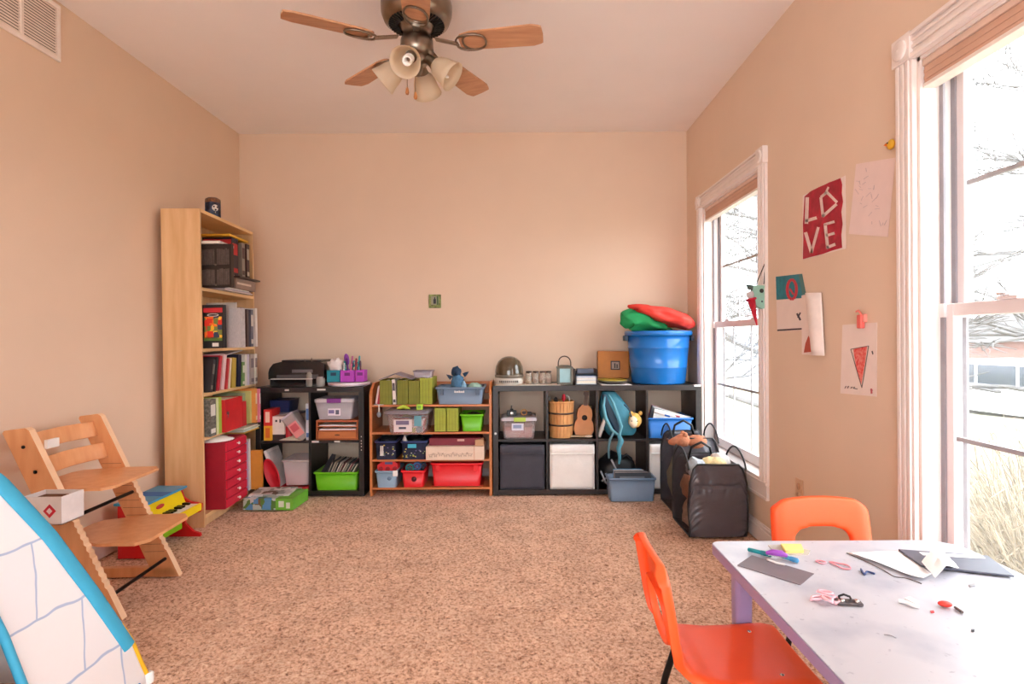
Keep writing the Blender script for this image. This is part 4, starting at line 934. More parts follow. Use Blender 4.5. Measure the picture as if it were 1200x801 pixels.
one(MB().box(-.06, .06, -.05, .05, 0, .03), 'slate_box', C(84, 92, 110), 'slate blue box on the upper plate of the dark desk tray', 'box', loc=(X(686.5, 4.2), 4.28, ZT2 + .082), bevel=.002)
# brown picture box, plates and paper
pbx = thing('picture_box', 'ochre brown box with a small dark picture leaning on the wall', 'box', mat=TR((X(718.5, 4.40), 4.42, ZT2 + .03)) @ RX(-7) @ RY(1))
MB().box(-.117, .117, -.03, .03, 0, .205).build('body', M('ochre_box', (178, 108, 30), .5, var=.08), pbx, bevel=.002)
MB().box(-.022, .05, -.0315, -.03, .062, .13).build('picture_frame', C(40, 30, 26), pbx)
MB().box(-.014, .042, -.0325, -.0312, .07, .122).box(.005, .015, -.0335, -.032, .075, .112, 1).box(.022, .032, -.0335, -.032, .075, .105, 1).build('picture', [C(150, 130, 116), C(44, 36, 32)], pbx)
one(MB().box(-.105, .11, -.14, .14, 0, .002), 'paper_sheet', paperw, 'white sheet of paper under the plate stack beside the blue tub', 'paper', loc=(X(719, 4.25), 4.275, ZT2 + .0005))
for k, (c, lab) in enumerate((((74, 66, 64), 'dark grey plate at the bottom of the stack before the brown box'), ((150, 140, 116), 'grey plate in the middle of the stack before the brown box'), ((206, 186, 70), 'yellow plate on top of the stack before the brown box'))):
    one(MB().lathe([(.07, 0), (.105, .012), (.108, .014), (.104, .0155), (.07, .004), (0, .004)], n=36), 'plate', C(*c), lab, 'plate', 'plates before the brown box', loc=(X(717.5, 4.26), 4.268, ZT2 + .0035 + .0075 * k))
# big blue tub with cloths
bt = thing('round_tub', 'big round blue tub heaped with cloths on the dark shelf corner', 'tub', (X(771, 4.33), 4.325, ZT2 + .001))
blue = M('tub_blue', (34, 118, 200), .2, var=.03)
MB().lathe([(0, 0), (.185, 0), (.196, .01), (.206, .10), (.210, .104), (.207, .108), (.220, .22), (.2245, .224), (.221, .229), (.231, .325), (.227, .325), (.192, .012), (0, .008)], n=56, cap0=False, cap1=False).build('tub', blue, bt)
MB().lathe([(.231, .30), (.247, .30), (.249, .318), (.245, .33), (.228, .33)], n=56, cap0=False, cap1=False).build('rim', blue, bt)
for s in (-1, 1): MB().box(s * .243 - .012, s * .243 + .012, -.05, .05, .268, .302).build('handle', M('tub_handle', (60, 84, 110), .5), bt, bevel=.005)
def pillow(name, mat_, label, cat, loc, sx_, sy_, sz_, rot, amp=.25, fr=5, seed=1, parts=None):
    o = one(MB().sph((0, 0, 0), (1, 1, 1), 44, 0, amp, fr, seed=seed), name, mat_, label, cat, loc=loc)
    o.scale = (sx_, sy_, sz_); o.rotation_euler = rot
    return o
def cloth(name, label, cat, m_, loc, w_, d_, fn, thick=.012, rz=0):
    mb = MB().grid(lambda u, v: ((u - .5) * w_, (v - .5) * d_, fn(u - .5, v - .5)), 40, 28)
    return one(mb, name, m_, label, cat, loc=loc, rz=rz, solid=thick)
redc = M('red_cloth', (232, 66, 54), .75, var=.06, scale=8, bump=.6, bscale=22)
greenc = M('green_cloth', (24, 150, 84), .75, var=.1, scale=8, bump=.25, bscale=40)
def heap(name, label, cat, m_, pts, r, seed):
    """a long soft bundle that follows a bent spine, with folds"""
    P = [Vector(p) for p in pts]; mb = MB(); n = 30; K = 26; rings = []
    for k in range(K + 1):
        t = k / K * (len(P) - 1); i = min(int(t), len(P) - 2); f_ = t - i
        p = P[i].lerp(P[i + 1], f_); rr = Vector(r[i]) * (1 - f_) + Vector(r[i + 1]) * f_
        d = (P[i + 1] - P[i]).normalized(); x = Vector((-d.y, d.x, 0)).normalized(); y = d.cross(x)
        rings.append([tuple(p + (x * math.cos(a) * rr[0] + y * math.sin(a) * rr[1]) * (1 + .34 * noise.noise((k * .23 + seed, math.cos(a) * 1.6, math.sin(a) * 1.6)) + .14 * noise.noise((k * .7, math.cos(a) * 4, math.sin(a) * 4 + seed)))) for a in [2 * math.pi * q / n for q in range(n)]])
    mb.loft(rings)
    return one(mb, name, m_, label, cat, sub=1)
bt.scale = (1, 1, 1.17)
hz = ZT2 + .33 * 1.17 - .01
tcx, tcy = X(771, 4.33), 4.325
heap('green_cloth', 'crumpled green cloth hanging over the left rim of the big blue tub', 'cloth', greenc,
     [(tcx - .285, tcy - .1, hz + .05), (tcx - .235, tcy - .1, hz + .10), (tcx - .13, tcy - .06, hz + .075), (tcx - .0, tcy - .02, hz + .04), (tcx + .05, tcy, hz + .02)], [(.02, .03), (.07, .075), (.13, .065), (.12, .04), (.02, .02)], 2)
heap('red_bundle', 'puffy red fabric bundle lying on top of the big blue tub', 'cloth', redc,
     [(tcx - .235, tcy - .06, hz + .195), (tcx - .17, tcy - .06, hz + .18), (tcx - .05, tcy - .08, hz + .14), (tcx + .09, tcy - .09, hz + .095), (tcx + .19, tcy - .09, hz + .065), (tcx + .242, tcy - .09, hz + .05)], [(.02, .008), (.09, .03), (.14, .062), (.15, .068), (.11, .05), (.03, .015)], 7)
heap('green_cloth', 'flat green cloth under the red bundle in the middle of the big blue tub', 'cloth', M('green_light', (70, 176, 110), .75, var=.08, bump=.2, bscale=40),
     [(tcx - .16, tcy + .08, hz - .02), (tcx - .05, tcy + .08, hz + .0), (tcx + .1, tcy + .08, hz - .01), (tcx + .17, tcy + .08, hz - .02)], [(.02, .02), (.10, .05), (.10, .05), (.02, .02)], 11)

ux = lambda k: -.176 + .038 + k * .356          # left wall of column k of the dark unit
# column 1 upper: clear tub with lime latch
z = ZM
t, c_, w_ = tub('clear tub with lime latch and little gadgets on its lid in the dark unit', 587, 627.5, .13, 4.15, z, .25, clear('tub_pinkish', (226, 212, 212), .74, .25), 'lidded_tub', 'tub', rim=False, tb=.88)
MB().loft([rrect(w_ + .012, .262, .02, .128), rrect(w_ + .012, .262, .02, .146), rrect(w_ - .02, .22, .02, .152)]).build('lid', M('lid_palegrey', (196, 188, 196), .35), t)
MB().box(-.035, .05, -.137, -.11, .124, .153).build('latch', C(180, 206, 80), t, bevel=.003)
MB().box(-.05, .035, -.1245, -.122, .06, .11).box(-.04, .02, -.1255, -.124, .075, .1, 1).build('label', [C(216, 214, 226), C(140, 150, 180)], t)
one(MB().loft([rrect(.19, .19, .02, 0), rrect(.205, .2, .02, .075)]), 'cloth_scraps', M('pink_scraps', (206, 110, 110), .9, scale=22, c2=(232, 206, 196)), 'pink and white scraps inside the clear tub with lime latch', 'cloth', loc=(c_, 4.275, z + .006))
gd = thing('toy_camera', 'small black toy camera standing on the clear tub with lime latch', 'toy', (c_ - .05, 4.24, z + .1545))
MB().box(-.035, .035, -.02, .02, 0, .04).box(-.012, .012, -.012, .012, .04, .052).build('body', black, gd, bevel=.004)
MB().lathe([(.014, 0), (.014, .012), (.011, .014), (0, .012)], n=16, X=TR((0, -.02, .02)) @ RX(90)).build('lens', steel, gd)
MB().tube([(0, 0, .05), (0, 0, .075)], .006, 8).build('button', C(120, 110, 100), gd)
one(MB().tube([(.02 * math.cos(q), 0, .024 + .02 * math.sin(q)) for q in [i * math.pi / 8 for i in range(16)]], .0045, 7, closed=True), 'toy_ring', C(206, 150, 90), 'tan ring standing on the lid of the clear tub with lime latch', 'ring', loc=(c_ + .04, 4.25, z + .154))
one(MB().box(-.04, .04, -.02, .02, 0, .02), 'gadget', C(60, 56, 60), 'small dark gadget at the right end of the clear tub lid', 'gadget', loc=(c_ + .055, 4.29, z + .1545), bevel=.004)
# column 2 upper: wooden basket and instrument
bk = thing('wooden_basket', 'round slatted wooden basket with two dark hoops in the dark unit', 'basket', (X(657, 4.24), 4.245, z + .001))
slat = M('basket_slat', (226, 166, 106), .6, scale=7, stretch=(6, 6, 1), c2=(206, 142, 84))
m = MB()
for k in range(24):
    a = 2 * math.pi * k / 24; A = RZ(math.degrees(a))
    m.hexa([(.075, -.0096, 0), (.083, -.0096, 0), (.083, .0096, 0), (.075, .0096, 0), (.087, -.0108, .255), (.095, -.0108, .255), (.095, .0108, .255), (.087, .0108, .255)], 0, A)
m.build('slats', slat, bk)
for zz, r_ in ((.09, .0885), (.175, .0925)): MB().lathe([(r_ - .001, zz - .006), (r_ + .001, zz - .006), (r_ + .001, zz + .006), (r_ - .001, zz + .006)], n=36, cap0=False, cap1=False).build('hoop', C(60, 46, 40), bk)
MB().lathe([(.0, .004), (.076, .004), (.076, .01), (0, .01)], n=30).build('bottom', slat, bk)
MB().lathe([(.086, .252), (.098, .252), (.098, .262), (.086, .262)], n=36, cap0=False, cap1=False).build('rim', slat, bk)
bx0 = X(657, 4.24)
for k, (dx, tl, c, h_, lab) in enumerate(((.0, 4, (196, 24, 50), .30, 'red handled toy tool standing in the wooden basket'), (-.05, -12, (96, 88, 84), .285, 'grey rod leaning left in the wooden basket'), (-.03, -4, (60, 54, 54), .27, 'dark rod beside the grey one in the wooden basket'))):
    one(MB().tube([(0, 0, 0), (0, 0, h_ * .85)], .006, 8).lathe([(.006, 0), (.014, .012), (.013, .04), (.004, .05)], (0, 0, h_ * .83), 12), 'toy_tool', C(*c), lab, 'toy', mat=TR((bx0 + dx * .6, 4.245 + (.02 if k else -.02), z + .014)) @ RY(tl))
one(MB().tube([(-.022, 0, -.26), (-.022, 0, 0)] + [(.022 * math.cos(q), 0, .022 * math.sin(q)) for q in [math.pi - i * math.pi / 10 for i in range(1, 11)]] + [(.022, 0, -.2)], .005, 8), 'cane_toy', C(206, 200, 190), 'pale looped handle standing out of the wooden basket on the right', 'toy', mat=TR((bx0 + .04, 4.25, z + .275)) @ RX(3))
gt = thing('toy_guitar', 'small honey brown wooden toy guitar right of the wooden basket', 'guitar', mat=TR((X(682.5, 4.24), 4.245, z + .003)) @ RX(-8) @ RY(5) @ Matrix.Diagonal((1.12, 1, 1.1, 1)))
body = [(.0, 0), (.05, .004), (.066, .04), (.06, .085), (.046, .11), (.05, .14), (.046, .175), (.02, .205), (0, .21)]
body = body + [(-x, y) for x, y in body[-2:0:-1]]
MB().prism(body, -.03, .03, 0, RX(90)).build('body', M('honey_wood', (222, 146, 70), .35, scale=6, stretch=(1, 6, 1), c2=(196, 118, 50)), gt, bevel=.004)
MB().box(-.012, .012, -.034, -.028, .2, .27).box(-.016, .016, -.034, -.02, .27, .292).build('neck', C(90, 56, 34), gt)
MB().lathe([(.018, 0), (.018, .002), (0, .002)], n=20, X=TR((0, -.03, .12)) @ RX(90)).build('sound_hole', C(50, 30, 20), gt)
one(MB().tube([(.035 * math.cos(q), 0, .11 + .10 * math.sin(q)) for q in [i * math.pi / 12 for i in range(24)]], .006, 7, closed=True), 'cord_loop', C(150, 130, 90), 'tan cord loop hanging at the right of the toy guitar', 'cord', mat=TR((X(692, 4.36), 4.36, z + .0)) @ RZ(70)).location.z += .0
sp = thing('wooden_spoon', 'pale spoon lying in front of the toy guitar', 'spoon', (X(682, 4.16), 4.165, z + .012))
MB().sph((.045, 0, 0.002), (.03, .018, .009), 16).build('bowl', C(226, 206, 180), sp)
MB().tube([(.02, 0, 0), (-.08, .02, .0)], .006, 8).build('handle', C(206, 180, 140), sp)
# column 3 upper: teal backpack hanging forward out of its cell
tl = M('teal_nylon', (64, 138, 160), .55, var=.12, scale=14, bump=.3, bscale=30)
tld = M('teal_dark', (38, 64, 84), .6, var=.15, bump=.3, bscale=40)
tll = M('teal_light', (92, 156, 172), .6)
bp_ = thing('backpack', 'teal child backpack with dangling straps stuffed into the dark unit', 'backpack', (X(719, 4.2), 4.2, z + .001))
MB().loft([[(x + .02, y * .9 + .05, zz) for x, y, zz in rrect(w2, d2, min(w2, d2) * .35, h2, 5, cx=ox)] for w2, d2, h2, ox in ((.18, .12, .012, .035), (.235, .17, .04, .035), (.25, .19, .1, .02), (.235, .18, .18, -.005), (.18, .15, .26, -.03), (.09, .09, .325, -.05))]).build('body', tl, bp_, sub=1)
MB().loft([[(x, y, zz) for x, y, zz in rrect(w2, .035, .016, h2, 4, cx=ox, cy=-.065)] for w2, h2, ox in ((.025, .04, .02), (.06, .09, .0), (.062, .18, -.035), (.05, .25, -.07), (.03, .315, -.08))]).build('back_pad', tld, bp_, sub=1)
MB().tube([(-.075, -.075, .31), (-.09, -.085, .24), (-.075, -.09, .15), (-.035, -.095, .07), (.015, -.10, .03)], [.006, .012, .014, .012, .008], 8).build('shoulder_strap', tll, bp_)
MB().tube([(-.05, -.075, .315), (-.02, -.085, .26), (.01, -.09, .17), (.035, -.1, .09), (.02, -.11, .03)], [.006, .01, .012, .011, .008], 8).build('shoulder_strap', tll, bp_)
MB().tube([(.015, -.1, .04), (.03, -.115, -.01), (.01, -.118, -.06), (.02, -.115, -.12), (.015, -.11, -.17)], [.012, .022, .016, .012, .006], 8).build('hanging_strap', M('teal_strap', (78, 146, 166), .6, var=.2, scale=40), bp_)
MB().tube([(-.02, -.1, .05), (-.05, -.112, .0), (-.06, -.112, -.06), (-.055, -.108, -.13)], [.008, .01, .009, .006], 8).build('hanging_strap', M('teal_strap2', (90, 126, 136), .6), bp_)
MB().tube([(.06, -.07, .245), (.1, -.065, .20), (.115, -.06, .15)], .005, 6).build('zip_piping', tld, bp_)
one(MB().tube([(0, 0, 0), (.045, .0, .135)], .014, 12), 'paper_roll', C(232, 222, 214), 'white paper roll leaning at the left of the teal backpack', 'paper roll', loc=(X(701.5, 4.16), 4.165, z + .012))
pl = thing('plush_toy', 'cream and yellow plush bear head peeking out right of the teal backpack', 'plush toy', (X(743.5, 4.16), 4.165, z + .125))
MB().sph((0, 0, 0), (.048, .04, .055), 20, 0, .15, 6).build('head', M('plush_yellow', (226, 180, 96), .95, var=.15, scale=50), pl)
MB().sph((-.014, -.022, -.006), (.034, .026, .042), 16).build('face', M('plush_cream', (244, 222, 192), .95), pl)
for x in (-.03, .01): MB().sph((x, -.043, .002), .0045, 8).build('eye', black, pl)
for x in (-.025, .04): MB().sph((x, .0, .052), (.016, .01, .016), 10).build('ear', M('plush_yellow', (226, 180, 96), .95), pl)
# column 4 upper: blue bin of papers and pens
t, c_, w_ = tub('bright blue bin full of papers and markers in the dark unit', 757.5, 813, .145, 4.13, z, .31, M('bin_blue', (48, 120, 200), .35, var=.02), tb=.9)
random.seed(44)
for k, (c, nm) in enumerate((((226, 222, 216), 'white'), ((60, 54, 60), 'charcoal'), ((190, 206, 220), 'pale blue'), ((206, 190, 170), 'tan'), ((240, 236, 232), 'bright white'), ((70, 120, 170), 'blue'), ((210, 120, 120), 'rose'))):
    one(MB().box(-.14, .14, 0, .012, 0, .12).box(-.139, .139, .002, .010, .12, .1205, 1), 'exercise_book', [C(*c), pages], nm + ' exercise book slanting to the right in the bright blue bin', 'book', 'exercise books in the blue bin', mat=TR((c_ + .01, 4.17 + .025 * k, z + .06)) @ RY(13 + k) @ RX(-8))
for k, (c, nm) in enumerate((((40, 90, 170), 'blue'), ((230, 226, 222), 'white'), ((170, 40, 60), 'red'), ((30, 30, 36), 'black'), ((236, 190, 60), 'yellow'))):
    one(MB().lathe([(.005, 0), (.006, .003), (.006, .085)], n=10).lathe([(.0066, .085), (.0066, .12), (.003, .124)], n=10, m=1), 'marker_pen', [paperw, C(*c)], nm + ' capped marker lying on the exercise books in the bright blue bin', 'pen', 'markers in the blue bin', mat=TR((c_ - .11 + .035 * k, 4.16 + .012 * k, z + .185 - .008 * k)) @ RZ(20 * k - 40) @ RY(100))
one(MB().box(0, .06, -.001, 0, -.006, .006), 'tape_label', tape, 'white tape label on the shelf edge below the bright blue bin', 'label', loc=(X(780, 4.13) , 4.1318, z - .008))
# lower row: fabric drawers
z = ZB
def fabric_drawer(label, k, c, dx=0, dy=0, rot=0):
    x0 = ux(k) + .012
    t = thing('storage_cube', label, 'storage cube', (x0 + .158, 4.145 + .165, z + .001), group='fabric drawers in the dark unit')
    m = MB()
    def face(u, v):
        return ((u - .5) * .316, -.165 + .005 * noise.noise((u * 3 + k * 9, v * 3, 0)) - .006 * math.sin(math.pi * u) * math.sin(math.pi * v), v * .318)
    m.grid(face, 14, 14)
    m.add([(-.158, -.165, 0), (-.158, .165, 0), (-.158, .165, .318), (-.158, -.165, .318)], [(3, 2, 1, 0)])
    m.add([(.158, -.165, 0), (.158, .165, 0), (.158, .165, .318), (.158, -.165, .318)], [(0, 1, 2, 3)])
    m.add([(-.158, .165, 0), (.158, .165, 0), (.158, .165, .318), (-.158, .165, .318)], [(0, 1, 2, 3)])
    m.add([(-.158, -.165, 0), (.158, -.165, 0), (.158, .165, 0), (-.158, .165, 0)], [(0, 1, 2, 3)])
    m.build('box', c, t, solid=.003)
    m = MB().grid(lambda u, v: ((u - .5) * .318, -.176 - .007 * math.sin(v * math.pi) - .004 * noise.noise((u * 5, v * 2, k + 3)), .252 + v * .062), 16, 5)
    m.build('folded_flap', c, t, solid=.004)
    MB().tube([((u / 14 - .5) * .31, -.181 - .003 * noise.noise((u * .8, 0, k)), .254 + .004 * noise.noise((u * .6, 4, k))) for u in range(15)], .004, 6).build('piping', c, t)
    return t
fabric_drawer('charcoal fabric drawer in the lower left cell of the dark unit', 0, M('fabric_charcoal', (66, 66, 76), .85, bump=.15, bscale=60))
wf = M('fabric_white', (240, 236, 232), .85, var=.02, bump=.15, bscale=40)
fabric_drawer('white fabric drawer right beside the charcoal one', 1, wf)
fabric_drawer('white fabric drawer half hidden behind the black toy bags', 3, wf)
# column 3 lower: black bag
bb = thing('duffel_bag', 'black bag with grey straps slumped in the lower cell under the backpack', 'bag', (ux(2) + .15, 4.29, z + .001))
bn = M('black_nylon', (26, 26, 30), .5, bump=.35, bscale=25)
MB().sph((0, 0, .10), (.145, .13, .135), 30, 0, .2, 5, seed=3, flat=.0).build('body', bn, bb)
gs = M('strap_grey', (150, 152, 158), .6)
for pts in ([(-.13, -.12, .12), (-.10, -.15, .05), (-.06, -.155, .02), (.0, -.155, .06), (.05, -.15, .13)], [(-.12, -.12, .05), (-.06, -.15, .1), (.02, -.155, .05), (.1, -.14, .08)], [(-.05, -.11, .2), (-.02, -.15, .13), (.05, -.155, .1), (.1, -.13, .13)]):
    MB().tube(pts, .007, 7).build('strap', gs, bb)
MB().tube([(.02, -.08, .2), (.06, -.1, .235), (.10, -.08, .2)], .009, 8).build('handle', bn, bb)
# bin on the floor in front
t, c_, w_ = tub('grey blue bin of flat cases on the carpet before the dark unit', 712, 769, .158, 3.945, .0, .172, bluegrey, tb=.93)
for k, (c, nm) in enumerate((((44, 50, 60), 'dark'), ((150, 140, 140), 'grey'), ((36, 44, 56), 'black'), ((206, 196, 192), 'white'), ((60, 130, 170), 'blue'))):
    m = MB().box(-.10, .145 - .012 * k, 0, .012, 0, .125)
    m.box(-.07, .1, -.001, 0, .02, .1, 1)
    one(m, 'flat_case', [C(*c), C(*(min(255, v + 60) for v in c))], '%s flat case leaning back in the grey blue floor bin' % nm, 'case', 'flat cases in the floor bin', mat=TR((c_ - .012, 3.968 + .021 * k, .066 + .002 * k)) @ RX(-7), bevel=.0015)

# small photo on the back wall
ph = thing('wall_picture', 'tiny green picture with a dark figure on the back wall', 'picture', (PT(510, 352.5, YB).x, YB, PT(510, 352.5, YB).z))
MB().box(-.048, .046, -.012, 0, -.054, .05).build('frame', M('picture_green', (150, 166, 90), .6, scale=60, c2=(96, 92, 44)), ph, bevel=.002)
MB().box(-.03, .028, -.0132, -.0118, -.03, .036).build('picture', C(150, 146, 120), ph)
MB().box(-.012, .008, -.0145, -.013, -.022, .014).box(-.006, .003, -.0145, -.013, .014, .028).build('figure', C(24, 20, 30), ph)
MB().box(.014, .026, -.0145, -.013, -.03, .036).build('foliage_print', C(60, 90, 30), ph)

# ------------------------------------------------------------------ wooden high chair
hcx = thing('high_chair', 'beech wood adjustable high chair standing sideways by the left wall', 'chair', (-1.60, 2.555, 0), R(3))
beechE = M('beech_edge', (244, 206, 168), .4, var=.04)
XZ = lambda y: Matrix(((1, 0, 0, 0), (0, 0, -1, y), (0, 1, 0, 0), (0, 0, 0, 1)))
for s in (-1, 1):
    front = []; n = 17
    for k in range(n + 1):                       # notched front edge
        zz = .10 + .42 * k / n; x = -.355 * zz / .765
        front += [(x, zz), (x - .010, zz + .008)] if 0 < k < n else [(x, zz)]
    poly = [(-.115, 0), (0, 0)] + front + [(-.355, .765), (-.37, .775), (-.45, .765), (-.455, .755)]
    up = MB().prism(poly, -.0165, .0165, 0, XZ(s * .215), side=1).build('side_rail', [beech, beechE], hcx, bevel=.002)
    m = MB()
    for k in range(13):
        zz = .12 + .035 * k; x = -.355 * zz / .765 - .012
        m.box(x - .09, x, -.0172, -.0166, zz, zz + .0018) if s > 0 else m.box(x - .09, x, .0166, .0172, zz, zz + .0018)
    g_ = m.build('groove', M('groove_brown', (150, 92, 58), .6), up); g_.location = (0, s * .215, 0)
    MB().box(-.50, -.02, s * .215 - .0165, s * .215 + .0165, 0, .045).build('floor_runner', beech, hcx, bevel=.004)
    for zz, x in ((.70, -.375), (.60, -.33)): MB().lathe([(.007, 0), (.007, .003), (0, .004)], n=12, X=TR((x, s * .2318, zz)) @ RX(90 if s < 0 else -90)).build('bolt', darkmetal, hcx)
for zz in (.705, .605):
    x0 = -.355 * zz / .765 - .055
    m = MB().grid(lambda u, v: (x0 - .035 * math.sin(math.pi * u) - .02 * (v - .5), -.1995 + .399 * u, zz - .035 + .07 * v), 16, 3)
    m.build('back_slat', beech, hcx, solid=.012, bevel=.003)
MB().box(-.323, -.31, -.195, -.13, .685, .72).build('white_sticker', white, hcx)
m = MB().prism([(-.10, -.20), (-.07, -.16), (-.07, .16), (-.10, .20), (-.24, .197), (-.40, .15), (-.42, .10), (-.42, -.10), (-.40, -.15), (-.24, -.197)], .512, .524)
m.build('seat', beech, hcx, bevel=.004)
m = MB().prism([(.03, -.20), (.065, -.15), (.065, .15), (.03, .20), (-.12, .197), (-.29, .12), (-.31, .08), (-.31, -.08), (-.29, -.12), (-.12, -.197)], .285, .298)
m.build('foot_rest', beech, hcx, bevel=.004)
for zz in (.405, .085):
    x0 = -.355 * zz / .765 - .025
    MB().tube([(x0, -.2, zz), (x0, .2, zz)], .008, 10).build('cross_rod', darkmetal, hcx)
MB().box(-.47, -.448, -.1985, .1985, .012, .085).build('rear_brace', beech, hcx, bevel=.003)
MB().box(-.30, -.12, -.19, -.17, .03, .10, 0).build('lower_brace', beech, hcx, bevel=.003)
cy_ = thing('hanging_box', 'small white open box with red diamond mark at the near side of the high chair', 'box', (-1.79, 2.24, .43))
m = MB()
for a in ((-.075, .075, -.06, -.057), (-.075, .075, .049, .052)): m.box(*a, 0, .105)
for a in ((-.075, -.072), (.072, .075)): m.box(*a, -.057, .049, 0, .105)
m.box(-.075, .075, -.06, .052, 0, .003)
m.build('box', M('box_white', (238, 232, 232), .6), cy_)
MB().prism([(.0, -.026), (.024, 0), (0, .026), (-.024, 0)], 0, .0012, 0, TR((.03, -.0602, .052)) @ RX(90)).build('diamond_mark', C(206, 40, 60), cy_)
MB().prism([(.0, -.012), (.011, 0), (0, .012), (-.011, 0)], 0, .0012, 0, TR((.03, -.0612, .052)) @ RX(90)).build('diamond_centre', C(240, 220, 222), cy_)
MB().box(-.071, .071, -.056, .048, .0035, .088).build('brown_filling', C(110, 72, 52, rough=.9), cy_)

# ------------------------------------------------------------------ toy piano
tp_ = thing('toy_piano', 'small red yellow and blue toy piano behind the high chair', 'toy piano', (-1.955, 3.15, .001))
rp = M('piano_red', (214, 24, 32), .35, var=.03); yp = M('piano_yellow', (250, 220, 20), .35, var=.02)
prof = [(-.10, 0), (.145, 0), (.14, .018), (.10, .03), (.055, .075), (.06, .115), (.145, .14), (.15, .185), (.08, .20), (.045, .225), (.03, .27), (-.10, .27)]
for s in (-1, 1): MB().prism(prof, s * .165 - .008, s * .165 + .008, 0, XZ(0)).build('side_panel', rp, tp_, bevel=.004)
MB().box(-.115, .055, -.185, .185, .2705, .284).build('lid', M('piano_blue', (56, 150, 196), .3, var=.03), tp_, bevel=.004)
MB().hexa([(.05, -.157, .192), (.062, -.157, .192), (.062, .157, .192), (.05, .157, .192), (.018, -.157, .268), (.03, -.157, .268), (.03, .157, .268), (.018, .157, .268)]).build('fascia', yp, tp_)
MB().sph((.05, -.06, .235), (.006, .035, .012), 14).build('badge', C(200, 60, 60), tp_)
MB().box(.05, .14, -.157, .157, .145, .176).build('key_bed', yp, tp_, bevel=.003)
MB().box(.135, .152, -.157, .157, .15, .19).build('front_rail', yp, tp_, bevel=.003)
for k in range(12): MB().box(.058, .132, -.154 + k * .0257, -.154 + k * .0257 + .0245, .1765, .188).build('white_key', white, tp_, bevel=.001)
for k in (0, 1, 3, 4, 5, 7, 8, 10): MB().box(.06, .10, -.154 + k * .0257 + .017, -.154 + k * .0257 + .034, .1885, .2).build('black_key', black, tp_, bevel=.001)
MB().box(-.02, .04, -.157, .157, .045, .142).build('lower_panel', M('piano_green', (140, 206, 30), .35), tp_, bevel=.003)
MB().box(-.1, -.09, -.157, .157, .02, .268).build('back_panel', rp, tp_)
MB().box(-.112, .052, -.04, .04, .2842, .2855).build('lid_print', C(40, 110, 190), tp_)

# ------------------------------------------------------------------ play tent
PT_T = [(0, 0), (.07, .149), (.209, .341), (.369, .546), (.544, .731), (.75, .88), (1, .97)]
def tz(t):
    for (a, b), (c, d) in zip(PT_T, PT_T[1:]):
        if t <= c + 1e-9: return b + (d - b) * (t - a) / (c - a)
    return PT_T[-1][1]
zt = []
def t_of(z):
    for (a, b), (c, d) in zip(PT_T, PT_T[1:]):
        if z <= d + 1e-9: return a + (c - a) * (z - b) / (d - b)
    return 1
TX0, TX1, TY0, TY1, TR_ = -2.135, -1.215, .55, 1.905, .46
tent = thing('play_tent', 'white play tent printed with stones and edged in blue, at the left front', 'tent', ((TX0 + TX1) / 2, (TY0 + TY1) / 2, 0))
tm = Vector(tent.location)
stone = bpy.data.materials.new('stone_print'); stone.use_nodes = True; nt = stone.node_tree; b = nt.nodes['Principled BSDF']
b.inputs['Roughness'].default_value = .7
tc = nt.nodes.new('ShaderNodeTexCoord'); sx3 = nt.nodes.new('ShaderNodeSeparateXYZ'); cb = nt.nodes.new('ShaderNodeCombineXYZ')
n1 = nt.nodes.new('ShaderNodeTexNoise'); n1.inputs['Scale'].default_value = 6
va = nt.nodes.new('ShaderNodeMixRGB'); va.blend_type = 'ADD'; va.inputs[0].default_value = .05
nt.links.new(tc.outputs['Object'], n1.inputs['Vector']); nt.links.new(tc.outputs['Object'], sx3.inputs[0])
ad = nt.nodes.new('ShaderNodeMath'); ad.operation = 'ADD'
nt.links.new(sx3.outputs[0], ad.inputs[0]); nt.links.new(sx3.outputs[1], ad.inputs[1])
nt.links.new(ad.outputs[0], cb.inputs[0]); nt.links.new(sx3.outputs[2], cb.inputs[1])
nt.links.new(cb.outputs[0], va.inputs[1]); nt.links.new(n1.outputs['Color'], va.inputs[2])
br = nt.nodes.new('ShaderNodeTexBrick'); br.inputs['Scale'].default_value = 1; br.inputs['Brick Width'].default_value = .30; br.inputs['Row Height'].default_value = .19
br.inputs['Mortar Size'].default_value = .0045; br.inputs['Mortar Smooth'].default_value = .6
br.inputs['Color1'].default_value = rgb((240, 236, 236)); br.inputs['Color2'].default_value = rgb((232, 230, 234)); br.inputs['Mortar'].default_value = rgb((170, 186, 214))
nt.links.new(va.outputs[0], br.inputs['Vector']); nt.links.new(br.outputs['Color'], b.inputs['Base Color'])
tbl = M('tent_blue', (58, 168, 206), .6, var=.03, bump=.1, bscale=60)
ymid = (TY0 + TY1) / 2
def edge(cx_, cy_, t):            # the arched corner rods
    return Vector(((TX1 - TR_ * t) if cx_ > 0 else (TX0 + TR_ * t), (TY1 - TR_ * t) if cy_ > 0 else (TY0 + TR_ * t), tz(t))) - tm
def sidefn(cx_):
    def f_(u, v):
        t = v; a, b_ = edge(cx_, 1, t), edge(cx_, -1, t); p = a.lerp(b_, u)
        bul = math.sin(math.pi * u) * math.sin(math.pi * min(1, v * 1.2)) * -.03
        return (p.x + bul * (1 if cx_ > 0 else -1), p.y, p.z)
    return f_
NU, NV = 90, 60
fr_ = sidefn(1)
DY, DH, DZ = .27, .27, .36        # doorway half width, arch radius, springing height
def door(y, z):
    y = abs(y); return y < DY and (z < DZ or (y / DY) ** 2 + ((z - DZ) / DH) ** 2 < 1)
def keep(i, j):
    p = fr_((i + .5) / NU, (j + .5) / NV); return not door(p[1], p[2])
MB().grid(fr_, NU, NV, mask=keep).build('front_wall', stone, tent, solid=.002)
MB().grid(sidefn(-1), 20, 20).build('rear_wall', stone, tent, solid=.002)
